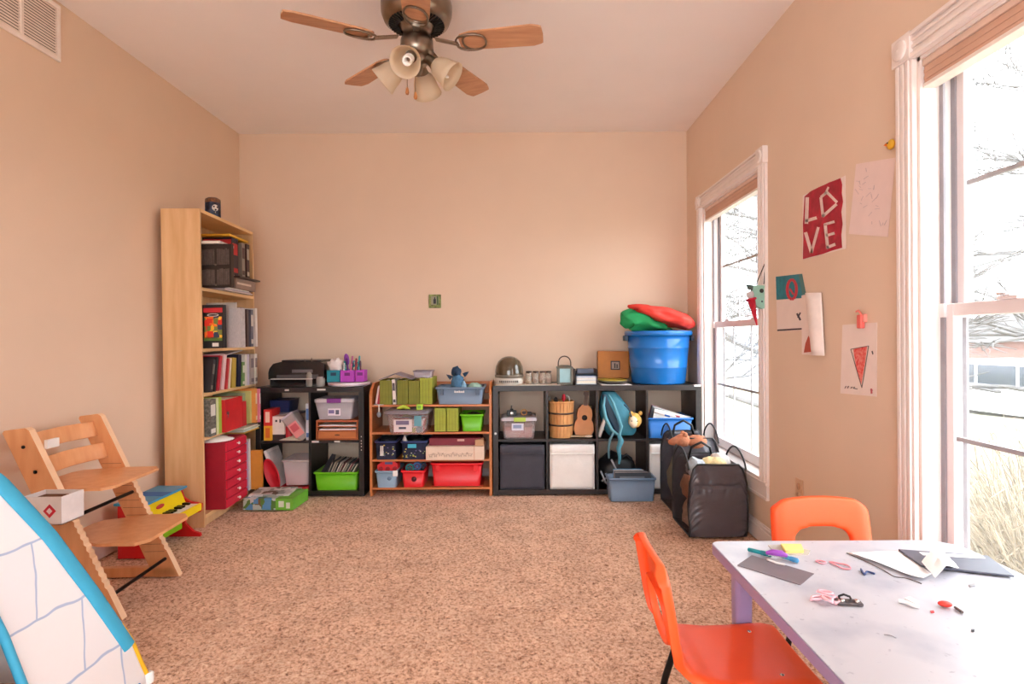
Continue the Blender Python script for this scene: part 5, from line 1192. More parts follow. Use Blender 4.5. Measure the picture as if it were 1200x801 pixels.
def endfn(cy_):
    def f_(u, v):
        p = edge(1, cy_, v).lerp(edge(-1, cy_, v), u); return (p.x, p.y - .02 * cy_ * math.sin(math.pi * u) * math.sin(math.pi * v), p.z)
    return f_
for cy2 in (1, -1): MB().grid(endfn(cy2), 20, 24).build('end_wall', stone, tent, solid=.002)
def onface(y, z):
    t = t_of(z); return Vector((TX1 - TR_ * t - tm.x, y, z)) + Vector((.004, 0, .002))
def face_at(y, z):
    t = t_of(z); a, b_ = edge(1, 1, t), edge(1, -1, t); u = (a.y - y) / (a.y - b_.y); q = fr_(max(0, min(1, u)), t); return Vector((q[0] + .005, q[1], q[2]))
arch = [(-DY, .01), (-DY, DZ * .5), (-DY, DZ)] + [(-DY * math.cos(q), DZ + DH * math.sin(q)) for q in [i * math.pi / 18 for i in range(1, 18)]] + [(DY, DZ), (DY, DZ * .5), (DY, .01)]
MB().tube([face_at(y, z) for y, z in arch], .011, 8).build('door_trim', tbl, tent)
for cx_, cy2 in ((1, 1), (1, -1), (-1, 1), (-1, -1)):
    def sl(u, v, cx_=cx_, cy2=cy2):          # sleeve sewn over the rod
        t = .07 + .93 * v; p = edge(cx_, cy2, t); a = 2 * math.pi * u
        d = (edge(cx_, cy2, min(1, t + .01)) - edge(cx_, cy2, t - .01)).normalized()
        side = Vector((0, -cy2, 0)); side = (side - d * side.dot(d)).normalized(); out = d.cross(side).normalized()
        return p + side * (.025 * math.cos(a) + .019) * (1 if True else 0) + out * .011 * math.sin(a)
    MB().grid(sl, 16, 40).build('pole_sleeve', tbl, tent)
    MB().tube([edge(cx_, cy2, t) + Vector((0, 0, .012 if t == 0 else 0)) for t in (0, .03, .075, .12)], .0075, 8).build('pole', M('pole_yellow', (244, 190, 40), .4), tent)
    MB().lathe([(.014, 0), (.014, .03), (.009, .034)], edge(cx_, cy2, 0), 12).build('pole_foot', white, tent)
for cx_ in (1, -1): MB().tube([edge(cx_, 1, .008) + Vector((0, -.04, 0)), (edge(cx_, 1, .008) + edge(cx_, -1, .008)) / 2 + Vector((0, DY, 0))], .007, 6).build('hem', M('hem_blue', (40, 120, 190), .6), tent)

# ------------------------------------------------------------------ table
TZ = .54
def PTb(px, py, dz=0): return PL(px, py, TZ + dz)
tb_ = thing('activity_table', 'low white topped children table with lavender edge by the near window', 'table', (.885, 1.05, 0))
def rpoly(x0, x1, y0, y1, rs, n=7):
    out = []
    for (cx_, cy2, a0), r in zip(((x1, y1, 0), (x0, y1, 90), (x0, y0, 180), (x1, y0, 270)), rs):
        sx_ = -1 if a0 in (0, 270) else 1; sy_ = -1 if a0 in (0, 90) else 1
        for k in range(n + 1):
            a = R(a0 + 90 * k / n); out.append((cx_ + sx_ * r + r * math.cos(a), cy2 + sy_ * r + r * math.sin(a)))
    return out
top = rpoly(.545 - .885, 1.228 - .885, .42 - 1.05, 1.655 - 1.05, (.085, .028, .03, .085))
lam = bpy.data.materials.new('table_laminate'); lam.use_nodes = True; nt = lam.node_tree; b = nt.nodes['Principled BSDF']; b.inputs['Roughness'].default_value = .32
tc = nt.nodes.new('ShaderNodeTexCoord'); n1 = nt.nodes.new('ShaderNodeTexNoise'); n1.inputs['Scale'].default_value = 7; n1.inputs['Detail'].default_value = 6
n2 = nt.nodes.new('ShaderNodeTexNoise'); n2.inputs['Scale'].default_value = 60
r1 = nt.nodes.new('ShaderNodeValToRGB'); r1.color_ramp.elements[0].position = .3; r1.color_ramp.elements[0].color = rgb((170, 172, 184)); r1.color_ramp.elements[1].position = .52; r1.color_ramp.elements[1].color = rgb((194, 193, 200))
r2 = nt.nodes.new('ShaderNodeValToRGB'); r2.color_ramp.elements[0].position = .25; r2.color_ramp.elements[0].color = (.72, .72, .76, 1); r2.color_ramp.elements[1].position = .33
mx = nt.nodes.new('ShaderNodeMixRGB'); mx.blend_type = 'MULTIPLY'; mx.inputs[0].default_value = 1
for n in (n1, n2): nt.links.new(tc.outputs['Object'], n.inputs['Vector'])
nt.links.new(n1.outputs[0], r1.inputs[0]); nt.links.new(n2.outputs[0], r2.inputs[0]); nt.links.new(r1.outputs[0], mx.inputs[1]); nt.links.new(r2.outputs[0], mx.inputs[2]); nt.links.new(mx.outputs[0], b.inputs['Base Color'])
lav = M('lavender_edge', (150, 136, 178), .35, var=.04)
MB().prism(top, TZ - .027, TZ - .002).build('edge_band', lav, tb_, bevel=.002)
MB().prism(rpoly(.547 - .885, 1.226 - .885, .422 - 1.05, 1.653 - 1.05, (.083, .026, .028, .083)), TZ - .003, TZ).build('table_top', lam, tb_, bevel=.0015)
MB().prism(rpoly(.60 - .885, 1.17 - .885, .48 - 1.05, 1.58 - 1.05, (.02,) * 4), TZ - .05, TZ - .027).build('apron', M('apron_grey', (90, 86, 92), .5), tb_)
for x, y in ((-.262, .571), (.295, .56), (-.255, -.52), (.26, -.52)):
    lg_ = MB().loft([rrect(.044, .044, .012, .17, cx=x, cy=y), rrect(.05, .05, .014, TZ - .027, cx=x, cy=y)]).build('leg', lav, tb_)
    MB().tube([(x, y, .004), (x, y, .18)], .014, 10).build('leg_insert', darkmetal, lg_)
    MB().lathe([(.02, 0), (.02, .012), (.015, .02)], (x, y, .001), 14).build('leg_glide', black, lg_)

# ------------------------------------------------------------------ orange chairs
def orange_chair(label, x, y, rz):
    t = thing('plastic_chair', label, 'chair', (x, y, 0), rz, 'orange plastic children chairs')
    prof = [(.17, .318), (.164, .336), (.13, .343), (.06, .338), (-.02, .334), (-.08, .338), (-.122, .350), (-.146, .378), (-.157, .43), (-.165, .48), (-.173, .53), (-.181, .575), (-.187, .603)]
    def pr(v):
        q = v * (len(prof) - 1); i = min(int(q), len(prof) - 2); f_ = q - i
        return [prof[i][k] * (1 - f_) + prof[i + 1][k] * f_ for k in (0, 1)]
    def fn(u, v):
        y_, z_ = pr(v); s = 2 * u - 1
        hw = .155 if v < .5 else .155 + .006 * math.sin((v - .5) * 2 * math.pi)
        if v > .93: hw -= .018 * ((v - .93) / .07) ** 2
        hw -= .005
        if .42 < v < .62: hw -= .018 * math.sin((v - .42) / .2 * math.pi)
        x_ = s * hw
        e = max(0, abs(s) - .78) / .22
        if v < .48: z_ -= .008 * e * e; z_ -= .01 * (1 - s * s) * math.sin(math.pi * min(1, v / .48))
        else:
            y_ -= .010 * e * e; y_ -= .010 * (1 - s * s)
            if v > .9: z_ -= .010 * s * s * (v - .9) / .1 + .014 * max(0, abs(s) - .82) ** 2 / .0324
        return (x_, y_, z_)
    NU_, NV_ = 28, 48
    HU, HVC, HVH = .60, .695, .112              # opening low in the back
    def inside(u, v): return abs(u / HU) ** 3.2 + abs((v - HVC) / HVH) ** 3.2 < 1
    cut = {(i, j) for i in range(NU_) for j in range(NV_) if inside((i + .5) / NU_ * 2 - 1, (j + .5) / NV_)}
    def cells(i, j): return [(i - 1, j - 1), (i, j - 1), (i - 1, j), (i, j)]
    vs, idx = [], {}
    for j in range(NV_ + 1):
        for i in range(NU_ + 1):
            c4 = [q in cut for q in cells(i, j)]
            if all(c4): continue
            u, v = i / NU_ * 2 - 1, j / NV_
            if any(c4):                                  # pull the rim of the opening onto a smooth curve
                k_ = (abs(u / HU) ** 3.2 + abs((v - HVC) / HVH) ** 3.2) ** (1 / 3.2)
                u, v = u / k_, HVC + (v - HVC) / k_
            idx[(i, j)] = len(vs); vs.append(fn((u + 1) / 2, v))
    fs = [(idx[(i, j)], idx[(i + 1, j)], idx[(i + 1, j + 1)], idx[(i, j + 1)]) for j in range(NV_) for i in range(NU_) if (i, j) not in cut]
    def back(p, v, dpt):                                 # the moulded flange turns away from the sitter
        a_ = max(0, min(1, (v - .40) / .18))
        return (p[0], p[1] - dpt * a_, p[2] - dpt * (1 - a_) )
    edges = []
    for j in range(NV_):
        edges += [((0, j + 1), (0, j)), ((NU_, j), (NU_, j + 1))]
    for i in range(NU_): edges += [((i + 1, NV_), (i, NV_)), ((i, 0), (i + 1, 0))]
    for (i, j) in cut:
        for e0, e1, q in (((i, j), (i + 1, j), (i, j - 1)), ((i + 1, j), (i + 1, j + 1), (i + 1, j)), ((i + 1, j + 1), (i, j + 1), (i, j + 1)), ((i, j + 1), (i, j), (i - 1, j))):
            if q not in cut: edges.append((e1, e0))
    low = {}
    for e in edges:
        for q in e:
            if q not in low: low[q] = len(vs); vs.append(back(vs[idx[q]], q[1] / NV_, .020))
    for e0, e1 in edges: fs.append((idx[e1], idx[e0], low[e0], low[e1]))
    MB().add(vs, fs, 0, True).build('seat_shell', orange, t, solid=.004, sub=1)
    for sx_ in (-1, 1):
        for ya, yb in ((.10, .145), (-.10, -.165)):
            lg_ = MB().tube([(sx_ * .105, ya, .322), (sx_ * .125, (ya + yb) / 2, .2), (sx_ * .15, yb, .012)], .0095, 10).build('leg', darkmetal, t)
            MB().lathe([(.013, 0), (.013, .022), (.01, .026)], (sx_ * .15, yb, .001), 12).build('glide', black, lg_)
        for ya in (.085, -.085):
            MB().sph((sx_ * .10, ya, .339 - .004), (.006, .006, .004), 10).build('rivet', steel, t)
        MB().tube([(sx_ * .105, .10, .319), (sx_ * .105, -.10, .319)], .008, 8).build('seat_rail', darkmetal, t)
    MB().tube([(-.105, -.06, .316), (.105, -.06, .316)], .008, 8).build('cross_rail', darkmetal, t)
    return t
orange_chair('orange plastic chair at the left side of the table, seen from its side', .528, 1.45, R(-91))
orange_chair('orange plastic chair at the far end of the table facing the camera', .970, 1.672, R(180))

# ------------------------------------------------------------------ things on the table
def flat(pts, z0, th): return MB().prism([(p.x, p.y) for p in pts], TZ + z0, TZ + z0 + th)
def ccw(pts):
    a = sum(pts[i].x * pts[(i + 1) % len(pts)].y - pts[(i + 1) % len(pts)].x * pts[i].y for i in range(len(pts)))
    return pts if a > 0 else pts[::-1]
def onT(name, label, cat, px, th, m_, z0=.0006, **k):
    P_ = ccw([PTb(*p) for p in px]); c = sum(P_, Vector()) / len(P_); c.z = TZ + z0
    return one(MB().prism([(p.x - c.x, p.y - c.y) for p in P_], 0, th), name, m_, label, cat, loc=c, **k)
onT('dark_card', 'dark grey card lying at the left far corner of the table', 'card', ((864, 662.5), (881, 650.8), (954, 672.4), (938, 685.7)), .0012, M('dark_card', (112, 100, 106), .5))
def pen_on(label, a, b_, c1, c2, r=.0055, z0=.001, split=.55):
    A_, B_ = PTb(*a), PTb(*b_); A_.z = B_.z = TZ + z0 + r
    L = (B_ - A_).length; d = (B_ - A_).normalized()
    q = d.to_track_quat('Z', 'Y').to_matrix().to_4x4(); mat_ = TR(A_) @ q
    t = thing('marker_pen', label, 'pen', mat=mat_, group='pens on the table')
    MB().lathe([(r * .7, 0), (r, .003), (r, L * split)], n=14).build('barrel', C(*c1, rough=.3), t)
    MB().lathe([(r * 1.15, L * split), (r * 1.15, L * .95), (r * .5, L)], n=14).build('cap', C(*c2, rough=.3), t)
pen_on('teal marker pen leftmost on the dark card', (876.5, 646.5), (905, 653.5), (20, 140, 150), (30, 120, 130), z0=.002)
pen_on('blue glitter pen lying right of the purple clip', (915, 654), (936, 660.5), (90, 160, 190), (60, 140, 190), z0=.002)
pc = thing('hair_clip', 'purple hair clip lying across the pens on the dark card', 'hair clip', PTb(910, 656) + Vector((0, 0, .013)), R(-25))
MB().tube([(-.025, 0, .002), (-.01, 0, .006), (.012, 0, .006), (.026, 0, .002)], [.004, .008, .008, .004], 10).build('bow', C(150, 70, 180), pc)
MB().box(-.02, .02, -.004, .004, -.003, .001).build('pin', steel, pc)
one(MB().tube([PTb(899, 657) + Vector((0, 0, .004)) - PTb(912, 661), PTb(910, 661) - PTb(912, 661) + Vector((0, 0, .004)), PTb(920, 663) - PTb(912, 661) + Vector((0, 0, .004))], .0025, 6), 'white_clip', white, 'bent white plastic clip just below the purple hair clip', 'clip', loc=PTb(912, 661))
onT('sticky_notes', 'small yellow sticky note pad at the far edge of the table', 'note pad', ((915, 640), (939, 640.5), (942, 648), (921, 648.5)), .008, M('note_yellow', (240, 216, 130), .8), bevel=.001)
onT('plastic_sleeve', 'clear crumpled plastic sleeve beneath the yellow note pad', 'sleeve', ((900, 639), (915, 638), (950, 645), (947, 650), (926, 650), (905, 645)), .0012, clear('sleeve_clear', (232, 226, 216), .55, .2), z0=.0002)
def loop_on(name, label, cat, px, r, m_, group=None, closed=False):
    P_ = [PTb(*p) for p in px]; c = P_[0].copy()
    N = len(P_); Q = []
    for i in range(N if closed else N - 1):
        a, b1, c1, d = (P_[(i - 1) % N], P_[i], P_[(i + 1) % N], P_[(i + 2) % N]) if closed else (P_[max(i - 1, 0)], P_[i], P_[i + 1], P_[min(i + 2, N - 1)])
        for q in range(5):
            u = q / 5; Q.append(.5 * ((2 * b1) + (c1 - a) * u + (2 * a - 5 * b1 + 4 * c1 - d) * u * u + (3 * b1 - a - 3 * c1 + d) * u ** 3))
    if not closed: Q.append(P_[-1])
    return one(MB().tube([p - c + Vector((0, 0, r)) for p in Q], r, 6, closed=closed), name, m_, label, cat, group, loc=c + Vector((0, 0, .0008)))
pinkt = C(226, 150, 160)
loop_on('hair_tie', 'pale pink thread tie left of the long pink loop', 'hair tie', ((956, 658), (963, 661), (968, 659.5), (961, 657.5)), .0018, pinkt, closed=True)
loop_on('hair_tie', 'long pink thread loop lying in the middle of the far table half', 'hair tie', ((972, 659), (982, 660.5), (993, 663), (997, 667), (988, 667), (978, 662)), .0018, pinkt, closed=True)
loop_on('blue_clip', 'small dark blue curved clip beside the curled white sheet', 'hair clip', ((1009, 668), (1013, 674), (1016, 671), (1025, 673.5)), .0025, C(50, 70, 120))
# curled sheets, dark folder, crumpled note
A_, B_, C_, D_ = PTb(993, 648), PTb(1054, 645.5), PTb(1092, 673), PTb(1082, 683)
def sheet(u, v):
    p = A_.lerp(B_, v).lerp(D_.lerp(C_, v), u); cu = .012 * max(0, .25 - v) ** 2 * 8 * math.sin(math.pi * u) + .02 * max(0, u - .7) ** 2 * 6 * (1 - v)
    return (p.x - A_.x, p.y - A_.y, .0012 + cu)
one(MB().grid(sheet, 20, 12), 'paper_sheet', paperw, 'large white sheet with a curled left edge on the table', 'paper', loc=(A_.x, A_.y, TZ + .001), solid=.0008)
E_ = [PTb(993, 648), PTb(1010, 655), PTb(1052, 674), PTb(1078, 684)]
loop_on('dark_strip', 'thin dark paper strip along the curled edge of the white sheet', 'paper', ((992, 648.5), (1015, 658.5), (1036, 669), (1048, 676), (1062, 678), (1080, 684.5)), .0012, C(96, 84, 80))
fd = onT('dark_folder', 'dark slate folder with a white slip on the right of the table', 'folder', ((1053.5, 646.5), (1157.5, 654), (1189, 678), (1080, 665.5)), .004, M('slate_folder', (84, 84, 98), .45), z0=.004, bevel=.001)
c = Vector(fd.location)
P_ = ccw([PTb(*p) for p in ((1077, 650.5), (1151, 654.5), (1155, 658), (1082, 654))]); MB().prism([(p.x - c.x, p.y - c.y) for p in P_], .0042, .0052).build('white_slip', paperw, fd)
for seg in (((1053.5, 646.5), (1157.5, 654)), ((1157.5, 654), (1160, 657))):
    MB().bar(PTb(*seg[0]) - c + Vector((0, 0, TZ - TZ + .004 + (c.z - c.z))) + Vector((0, 0, c.z - TZ)) * 0, PTb(*seg[1]) - c + Vector((0, 0, .004)), .006, .006).build('folder_spine', C(60, 60, 70), fd)
N0 = PTb(1101, 668)
def crump(u, v):
    a, b2, c2, d2 = PTb(1080, 665), PTb(1106, 652), PTb(1124, 672), PTb(1096, 684.5)
    p = a.lerp(b2, u).lerp(d2.lerp(c2, u), v) - N0
    return (p.x, p.y, .012 + .006 * abs(noise.noise((u * 2.2, v * 2.2, 1))) + .020 * max(0, 1 - abs(2 * u - .9)))
one(MB().grid(crump, 14, 14, smooth=False), 'crumpled_note', paperw, 'crumpled white square note over the corner of the dark folder', 'paper', loc=(N0.x, N0.y, TZ + .001), solid=.0008)
# pink clips and the little metal hinge toy
pk_ = PTb(969, 703)
for k, (dx, dy, a) in enumerate(((-.022, .0, 20), (.004, .014, -30), (.014, -.012, 60), (-.008, -.016, 100))):
    t = thing('hair_clip', ('pale pink clip at the left of the little pink heap', 'pale pink clip uppermost in the little pink heap', 'pale pink clip next to the silver hinge', 'pale pink clip lowest in the little pink heap')[k], 'hair clip', (pk_.x + dx, pk_.y + dy, TZ + .002 + .006 * (k % 2)), R(a), 'pink hair clips on the table')
    MB().tube([(.014 * math.cos(q), .007 * math.sin(q), .004) for q in [i * math.pi / 7 for i in range(14)]], .0028, 7, closed=True).build('loop', M('pink_clear', (246, 196, 206), .25), t)
    MB().box(-.018, .018, -.002, .002, .0, .003).build('bar', M('pink_clear', (246, 196, 206), .25), t)
hi = PTb(993, 706)
hg = thing('toy_latch', 'small grey metal hinge beside the pink hair clips', 'hinge', (hi.x, hi.y, TZ + .001), R(-8))
MB().box(-.026, .026, -.018, .006, 0, .006).build('plate', M('hinge_grey', (96, 90, 92), .35, metal=.6), hg, bevel=.001)
MB().tube([(-.016, .0, .006), (-.016, .003, .012), (-.006, .004, .0155), (.006, .003, .012), (.008, .002, .007)], .0025, 7).build('arm', M('hinge_dark', (58, 54, 56), .35, metal=.6), hg)
for x in (-.014, .016): MB().lathe([(.005, 0), (.005, .004), (0, .004)], (x, -.008, .006), 10).build('screw', steel, hg)
loop_on('paper_curl', 'small white paper curl at the middle of the table', 'paper', ((1053, 706), (1062, 708), (1070, 711.5), (1077, 713)), .004, paperw)
onT('paper_scrap', 'little white paper scrap behind the white paper curl', 'paper', ((1060, 702), (1066, 700), (1077, 706), (1074, 709)), .003, paperw)
rcen = PTb(1107.5, 711)
red_ = thing('eraser', 'small red oval eraser on the right half of the table', 'eraser', (rcen.x, rcen.y, TZ + .001), R(-10))
MB().sph((0, 0, .006), (.014, .009, .006), 18).build('body', C(226, 60, 46), red_)
loop_on('pencil_stub', 'short dark pencil stub right of the red eraser', 'pencil', ((1119, 713), (1128, 719)), .0028, C(90, 80, 80))
onT('red_scrap', 'tiny red scrap left of the red eraser', 'scrap', ((1090, 716.5), (1094, 716), (1095, 718), (1091, 718.5)), .002, C(206, 60, 60))
onT('grey_scrap', 'tiny grey clip near the right edge of the table', 'scrap', ((1135, 686), (1142, 684.5), (1143, 687), (1137, 688)), .003, C(150, 146, 146))
onT('dark_scrap', 'tiny dark scrap near the right front of the table', 'scrap', ((1138, 738), (1142, 738), (1142, 740), (1138, 740)), .002, C(60, 56, 60))
loop_on('lead_line', 'thin grey thread lying in the front half of the table', 'thread', ((1036, 744), (1044, 745), (1050, 748)), .0008, C(150, 146, 150))

# ------------------------------------------------------------------ black toy bags
def toy_bag(label, x0, x1, y0, y1, h, seed, toys):
    t = thing('toy_bag', label, 'bag', ((x0 + x1) / 2, (y0 + y1) / 2, .001), group='black fabric toy bags under the far window')
    W, D = x1 - x0, y1 - y0
    shiny = M('black_satin', (84, 81, 88), .2, var=.05, scale=9, bump=.12, bscale=30, stretch=(1, 1, 2))
    net = clear('black_net', (96, 92, 92), .86, .6)
    def panel(sy, hh):
        def f_(u, v):
            rr = max(0, abs(2 * u - 1) - .72) / .28
            z_ = v * (hh - .10 * rr ** 2)
            bu = .030 * math.sin(math.pi * u) * math.sin(math.pi * min(1, v * .9 + .1))
            band = math.exp(-((v - .68) / .10) ** 2); left = math.exp(-((u if seed == 1 else u) / .16) ** 2); right = math.exp(-((1 - u) / .14) ** 2)
            cr = .016 * noise.noise((u * 2.3 + seed, v * 2.6 + u * 1.5, 2)) + .010 * band * noise.noise((u * 15 + seed, v * 6, 7)) + .012 * (left + .7 * right) * noise.noise((u * 4 + seed, v * 19 - u * 9, 3)) - .012 * math.exp(-((v - .70 + .05 * noise.noise((u * 3, 0, seed))) / .022) ** 2)
            return ((u - .5) * W * (1 + .03 * math.sin(math.pi * v)), sy * (D / 2 + bu + cr), z_ + .006)
        return f_
    MB().grid(panel(-1, h), 60, 70).build('front_panel', shiny, t, solid=.003)
    MB().grid(panel(1, h), 20, 20).build('back_panel', shiny, t, solid=.003)
    for s in (-1, 1):
        MB().grid(lambda u, v: (s * (W / 2 + .02 * math.sin(math.pi * u) * math.sin(math.pi * v)), (u - .5) * D, .006 + v * (h - .03 + .10 * math.sin(math.pi * u) ** .7 if 0 < u < 1 else h - .03)), 16, 16).build('net_side', net, t)
    MB().box(-W / 2, W / 2, -D / 2, D / 2, .002, .008).build('bottom', shiny, t)
    pipe = M('bag_piping', (24, 23, 25), .5)
    for sy in (-1, 1):
        f_ = panel(sy, h)
        rim_ = [f_(0, v / 8) for v in range(9)] + [f_(u / 14, 1) for u in range(1, 14)] + [f_(1, 1 - v / 8) for v in range(9)]
        MB().tube([Vector(p) + Vector((0, sy * .003, 0)) for p in rim_], .0055, 7).build('piping', pipe, t)
    for s in (-1, 1):
        MB().tube([(s * W / 2, -D / 2, .01), (s * W / 2, D / 2, .01)], .005, 6).build('piping', pipe, t)
        MB().tube([(s * W / 2, (u - .5) * D, h - .024 + (.10 * math.sin(math.pi * u) ** .7 if 0 < u < 1 else 0)) for u in [q / 16 for q in range(17)]], .0055, 7).build('piping', pipe, t)
    for sy in (1,):
        MB().tube([(-.07, sy * D / 2 * .98, h - .03), (-.06, sy * D / 2 * .8, h + .05), (-.01, sy * D / 2 * .6, h + .085), (.05, sy * D / 2 * .75, h + .05), (.08, sy * D / 2 * .98, h - .03)], .008, 8).build('handle', pipe, t)
    return t
toy_bag('near black satin toy bag stuffed with soft toys under the far window', .955, 1.275, 3.24, 3.56, .40, 1, None)
toy_bag('black net toy bag behind the near one, touching the dark unit corner', .985, 1.275, 3.68, 3.98, .47, 6, None)
def soft(name, label, loc, r, c, seed, amp=.25, extra=None, cat='plush toy', group='soft toys in the black bags'):
    o = one(MB().sph((0, 0, 0), r, 18, 0, amp, 6, seed=seed), name, M('plush_%02x%02x%02x' % c, c, .95, var=.15, scale=40, bump=.4, bscale=150), label, cat, group, loc=loc)
    return o
soft('plush_toy', 'tan soft toy low at the left net side of the near black bag', (1.025, 3.35, .10), (.075, .11, .09), (236, 196, 170), 1)
soft('plush_toy', 'brown soft toy half way up the left net side of the near bag', (1.02, 3.39, .245), (.065, .11, .075), (206, 140, 106), 2)
soft('plush_toy', 'grey soft toy at the front left top corner of the near bag', (1.02, 3.33, .37), (.055, .07, .055), (196, 206, 214), 3)
soft('plush_toy', 'cream yellow soft toy bulging out of the top of the near bag', (1.13, 3.36, .375), (.08, .07, .05), (236, 214, 160), 4)
soft('plush_toy', 'white soft toy lying at the top right of the near bag', (1.2, 3.46, .37), (.06, .07, .06), (230, 224, 218), 5)
soft('plush_toy', 'dark grey soft toy filling the middle of the near bag', (1.15, 3.40, .18), (.09, .10, .12), (90, 86, 88), 6)
soft('plush_toy', 'olive grey soft toy behind the net of the rear black bag', (1.06, 3.80, .20), (.075, .11, .16), (190, 184, 158), 7)
soft('plush_toy', 'dark plush toy low in the rear black bag', (1.18, 3.84, .12), (.07, .09, .10), (96, 84, 76), 8)
br_ = thing('plush_bear', 'brown plush animal with snout hanging over the front of the rear bag', 'plush toy', (1.05, 3.70, .46))
pb_ = M('plush_brown', (186, 120, 88), .95, var=.15, scale=50, bump=.4, bscale=150)
MB().sph((0, 0, 0), (.055, .05, .042), 18, 0, .15, 6).build('head', pb_, br_)
MB().lathe([(.03, 0), (.024, .03), (.014, .055), (0, .06)], n=14, X=TR((-.035, -.01, 0)) @ RY(-100)).build('snout', pb_, br_)
MB().sph((-.098, -.01, .008), .009, 8).build('nose', C(90, 50, 40), br_)
MB().sph((.09, .0, -.01), (.07, .05, .045), 18, 0, .2, 6, seed=4).build('body', pb_, br_)
for y in (-.03, .03): MB().sph((.01, y, .04), (.016, .01, .018), 10).build('ear', pb_, br_)

# ------------------------------------------------------------------ drawings on the right wall
def wallpoly(mb, px, off0, th, m=0, c=None):
    P_ = [PW(*p, off0) for p in px]
    a = sum(P_[i].y * P_[(i + 1) % len(P_)].z - P_[(i + 1) % len(P_)].y * P_[i].z for i in range(len(P_)))
    if a > 0: P_ = P_[::-1]          # anticlockwise seen from the room
    n = len(P_); c = c or Vector()
    vs = [p - c for p in P_] + [p - c - Vector((th, 0, 0)) for p in P_]
    mb.add(vs, [tuple(range(n))[::-1], tuple(range(n, 2 * n))] + [(i, (i + 1) % n, n + (i + 1) % n, n + i) for i in range(n)], m)
    return mb
def drawing(name, label, cat, px, m_, off=.0006, th=.0012, group='papers pinned to the right wall'):
    c = sum((PW(*p) for p in px), Vector()) / len(px); c.x = WR
    t = thing(name, label, cat, c, group=group)
    wallpoly(MB(), px, off, th, 0, c).build('sheet', m_, t)
    return t, c
pinkpaper = M('wall_paper_sheet', (240, 222, 214), .8, var=.02)
t, c = drawing('painting', 'crimson painting with the white word LOVE on the right wall', 'painting', ((941, 229), (991, 205.5), (991.5, 291), (940.5, 304)), pinkpaper)
crim = M('crimson_paint', (172, 22, 50), .6, var=.25, scale=22)
wallpoly(MB(), ((943, 230), (950, 224), (960, 219), (966, 216.5), (972, 213.5), (979, 211), (985, 208.5), (987, 216), (986.5, 226), (988, 236), (986, 248), (987.5, 262), (986, 275), (987, 290), (975, 293.5), (964, 297.5), (950, 301), (941, 303.5), (941.5, 280), (941, 262), (942, 246)), .002, .0008, 0, c).build('crimson_paint', crim, t)
wp_ = M('letter_white', (232, 206, 200), .6, var=.08, scale=40)
def stroke(mb, a, b_, w_):
    ax, ay = a; bx, by = b_; dx, dy = bx - ax, by - ay; l = math.hypot(dx, dy); nx, ny = -dy / l * w_ / 2, dx / l * w_ / 2
    wallpoly(mb, ((ax + nx, ay + ny), (bx + nx, by + ny), (bx - nx, by - ny), (ax - nx, ay - ny)), .003, .0006, 0, c)
for nm, segs in (('letter_l', (((946, 231), (945, 262), 4), ((944, 259), (957, 255), 3.6))),
                 ('letter_o', (((962, 231), (964.5, 254), 3.2), ((962, 231), (969, 225), 3), ((969, 225), (981, 237), 3.2), ((964, 253.5), (980.5, 239), 3.4), ((967, 227), (971, 219), 2.2))),
                 ('letter_v', (((944, 272), (951, 296), 3.8), ((951, 296), (959, 266), 3))),
                 ('letter_e', (((967, 262), (970, 291), 3.6), ((966, 263), (978, 259.5), 3), ((968, 276), (978, 273), 3), ((969, 290), (979, 286), 3.4)))):
    m = MB()
    for a, b_, w2 in segs: stroke(m, a, b_, w2)
    m.build(nm, wp_, t)
t, c = drawing('drawing', 'plain white sheet with faint pencil marks right of the crimson painting', 'drawing', ((1003.5, 192), (1049.5, 184.5), (1040.5, 277.5), (995, 274)), M('sheet_pinkish', (238, 214, 208), .8, var=.02))
random.seed(71); pm = MB()
for i in range(26):
    x = 1006 + random.random() * 32; y = 200 + random.random() * 65; dx, dy = random.uniform(-5, 7), random.uniform(-9, 3)
    stroke(pm, (x, y), (x + dx, y + dy), .5)
pm.build('pencil_marks', M('pencil', (206, 186, 188), .8), t)
yb = thing('wall_magnet', 'little yellow bird shaped clip high beside the near window casing', 'clip', PW(1044, 169, .008))
MB().sph((0, 0, 0), (.008, .02, .018), 14).build('body', C(236, 186, 50), yb)
MB().lathe([(.006, 0), (.001, .016)], n=8, X=TR((-.004, .018, .004)) @ RX(-80)).build('beak', C(226, 120, 40), yb)
MB().sph((-.007, .008, .007), .003, 8).build('eye', black, yb)
t, c = drawing('painting', 'painting with teal top and red circle left of the curled paper', 'painting', ((909, 324), (940, 320.5), (945, 347), (943.5, 386), (911, 388)), pinkpaper)
wallpoly(MB(), ((909.2, 324), (936, 321), (941, 349), (910, 351)), .002, .0006, 0, c).build('teal_paint', M('teal_paint', (24, 122, 140), .6, var=.2, scale=30), t)
wallpoly(MB(), ((936, 321), (940, 320.5), (945, 346), (941, 349)), .002, .0006, 0, c).build('teal_fold', C(60, 110, 110), t)
ringp = [(928 + 5.5 * math.cos(q), 339 + 11.5 * math.sin(q)) for q in [i * math.pi / 8 for i in range(16)]]
m = MB()
for i in range(16):
    stroke(m, ringp[i], ringp[(i + 1) % 16], 3.2)
stroke(m, (925.5, 338), (930, 345), 2); m.build('red_circle', C(206, 40, 60), t)
m = MB(); stroke(m, (934, 367), (938, 375), 2.2); stroke(m, (938, 366), (935, 372), 1.6); stroke(m, (911, 386.8), (943, 384.8), 1.8); m.build('dark_marks', C(60, 34, 36), t)
cp, c = drawing('drawing', 'curled sheet with a reddish triangle hanging right of the teal painting', 'drawing', ((939.5, 346), (946, 344.5), (953, 416), (940, 415)), pinkpaper, off=.004)
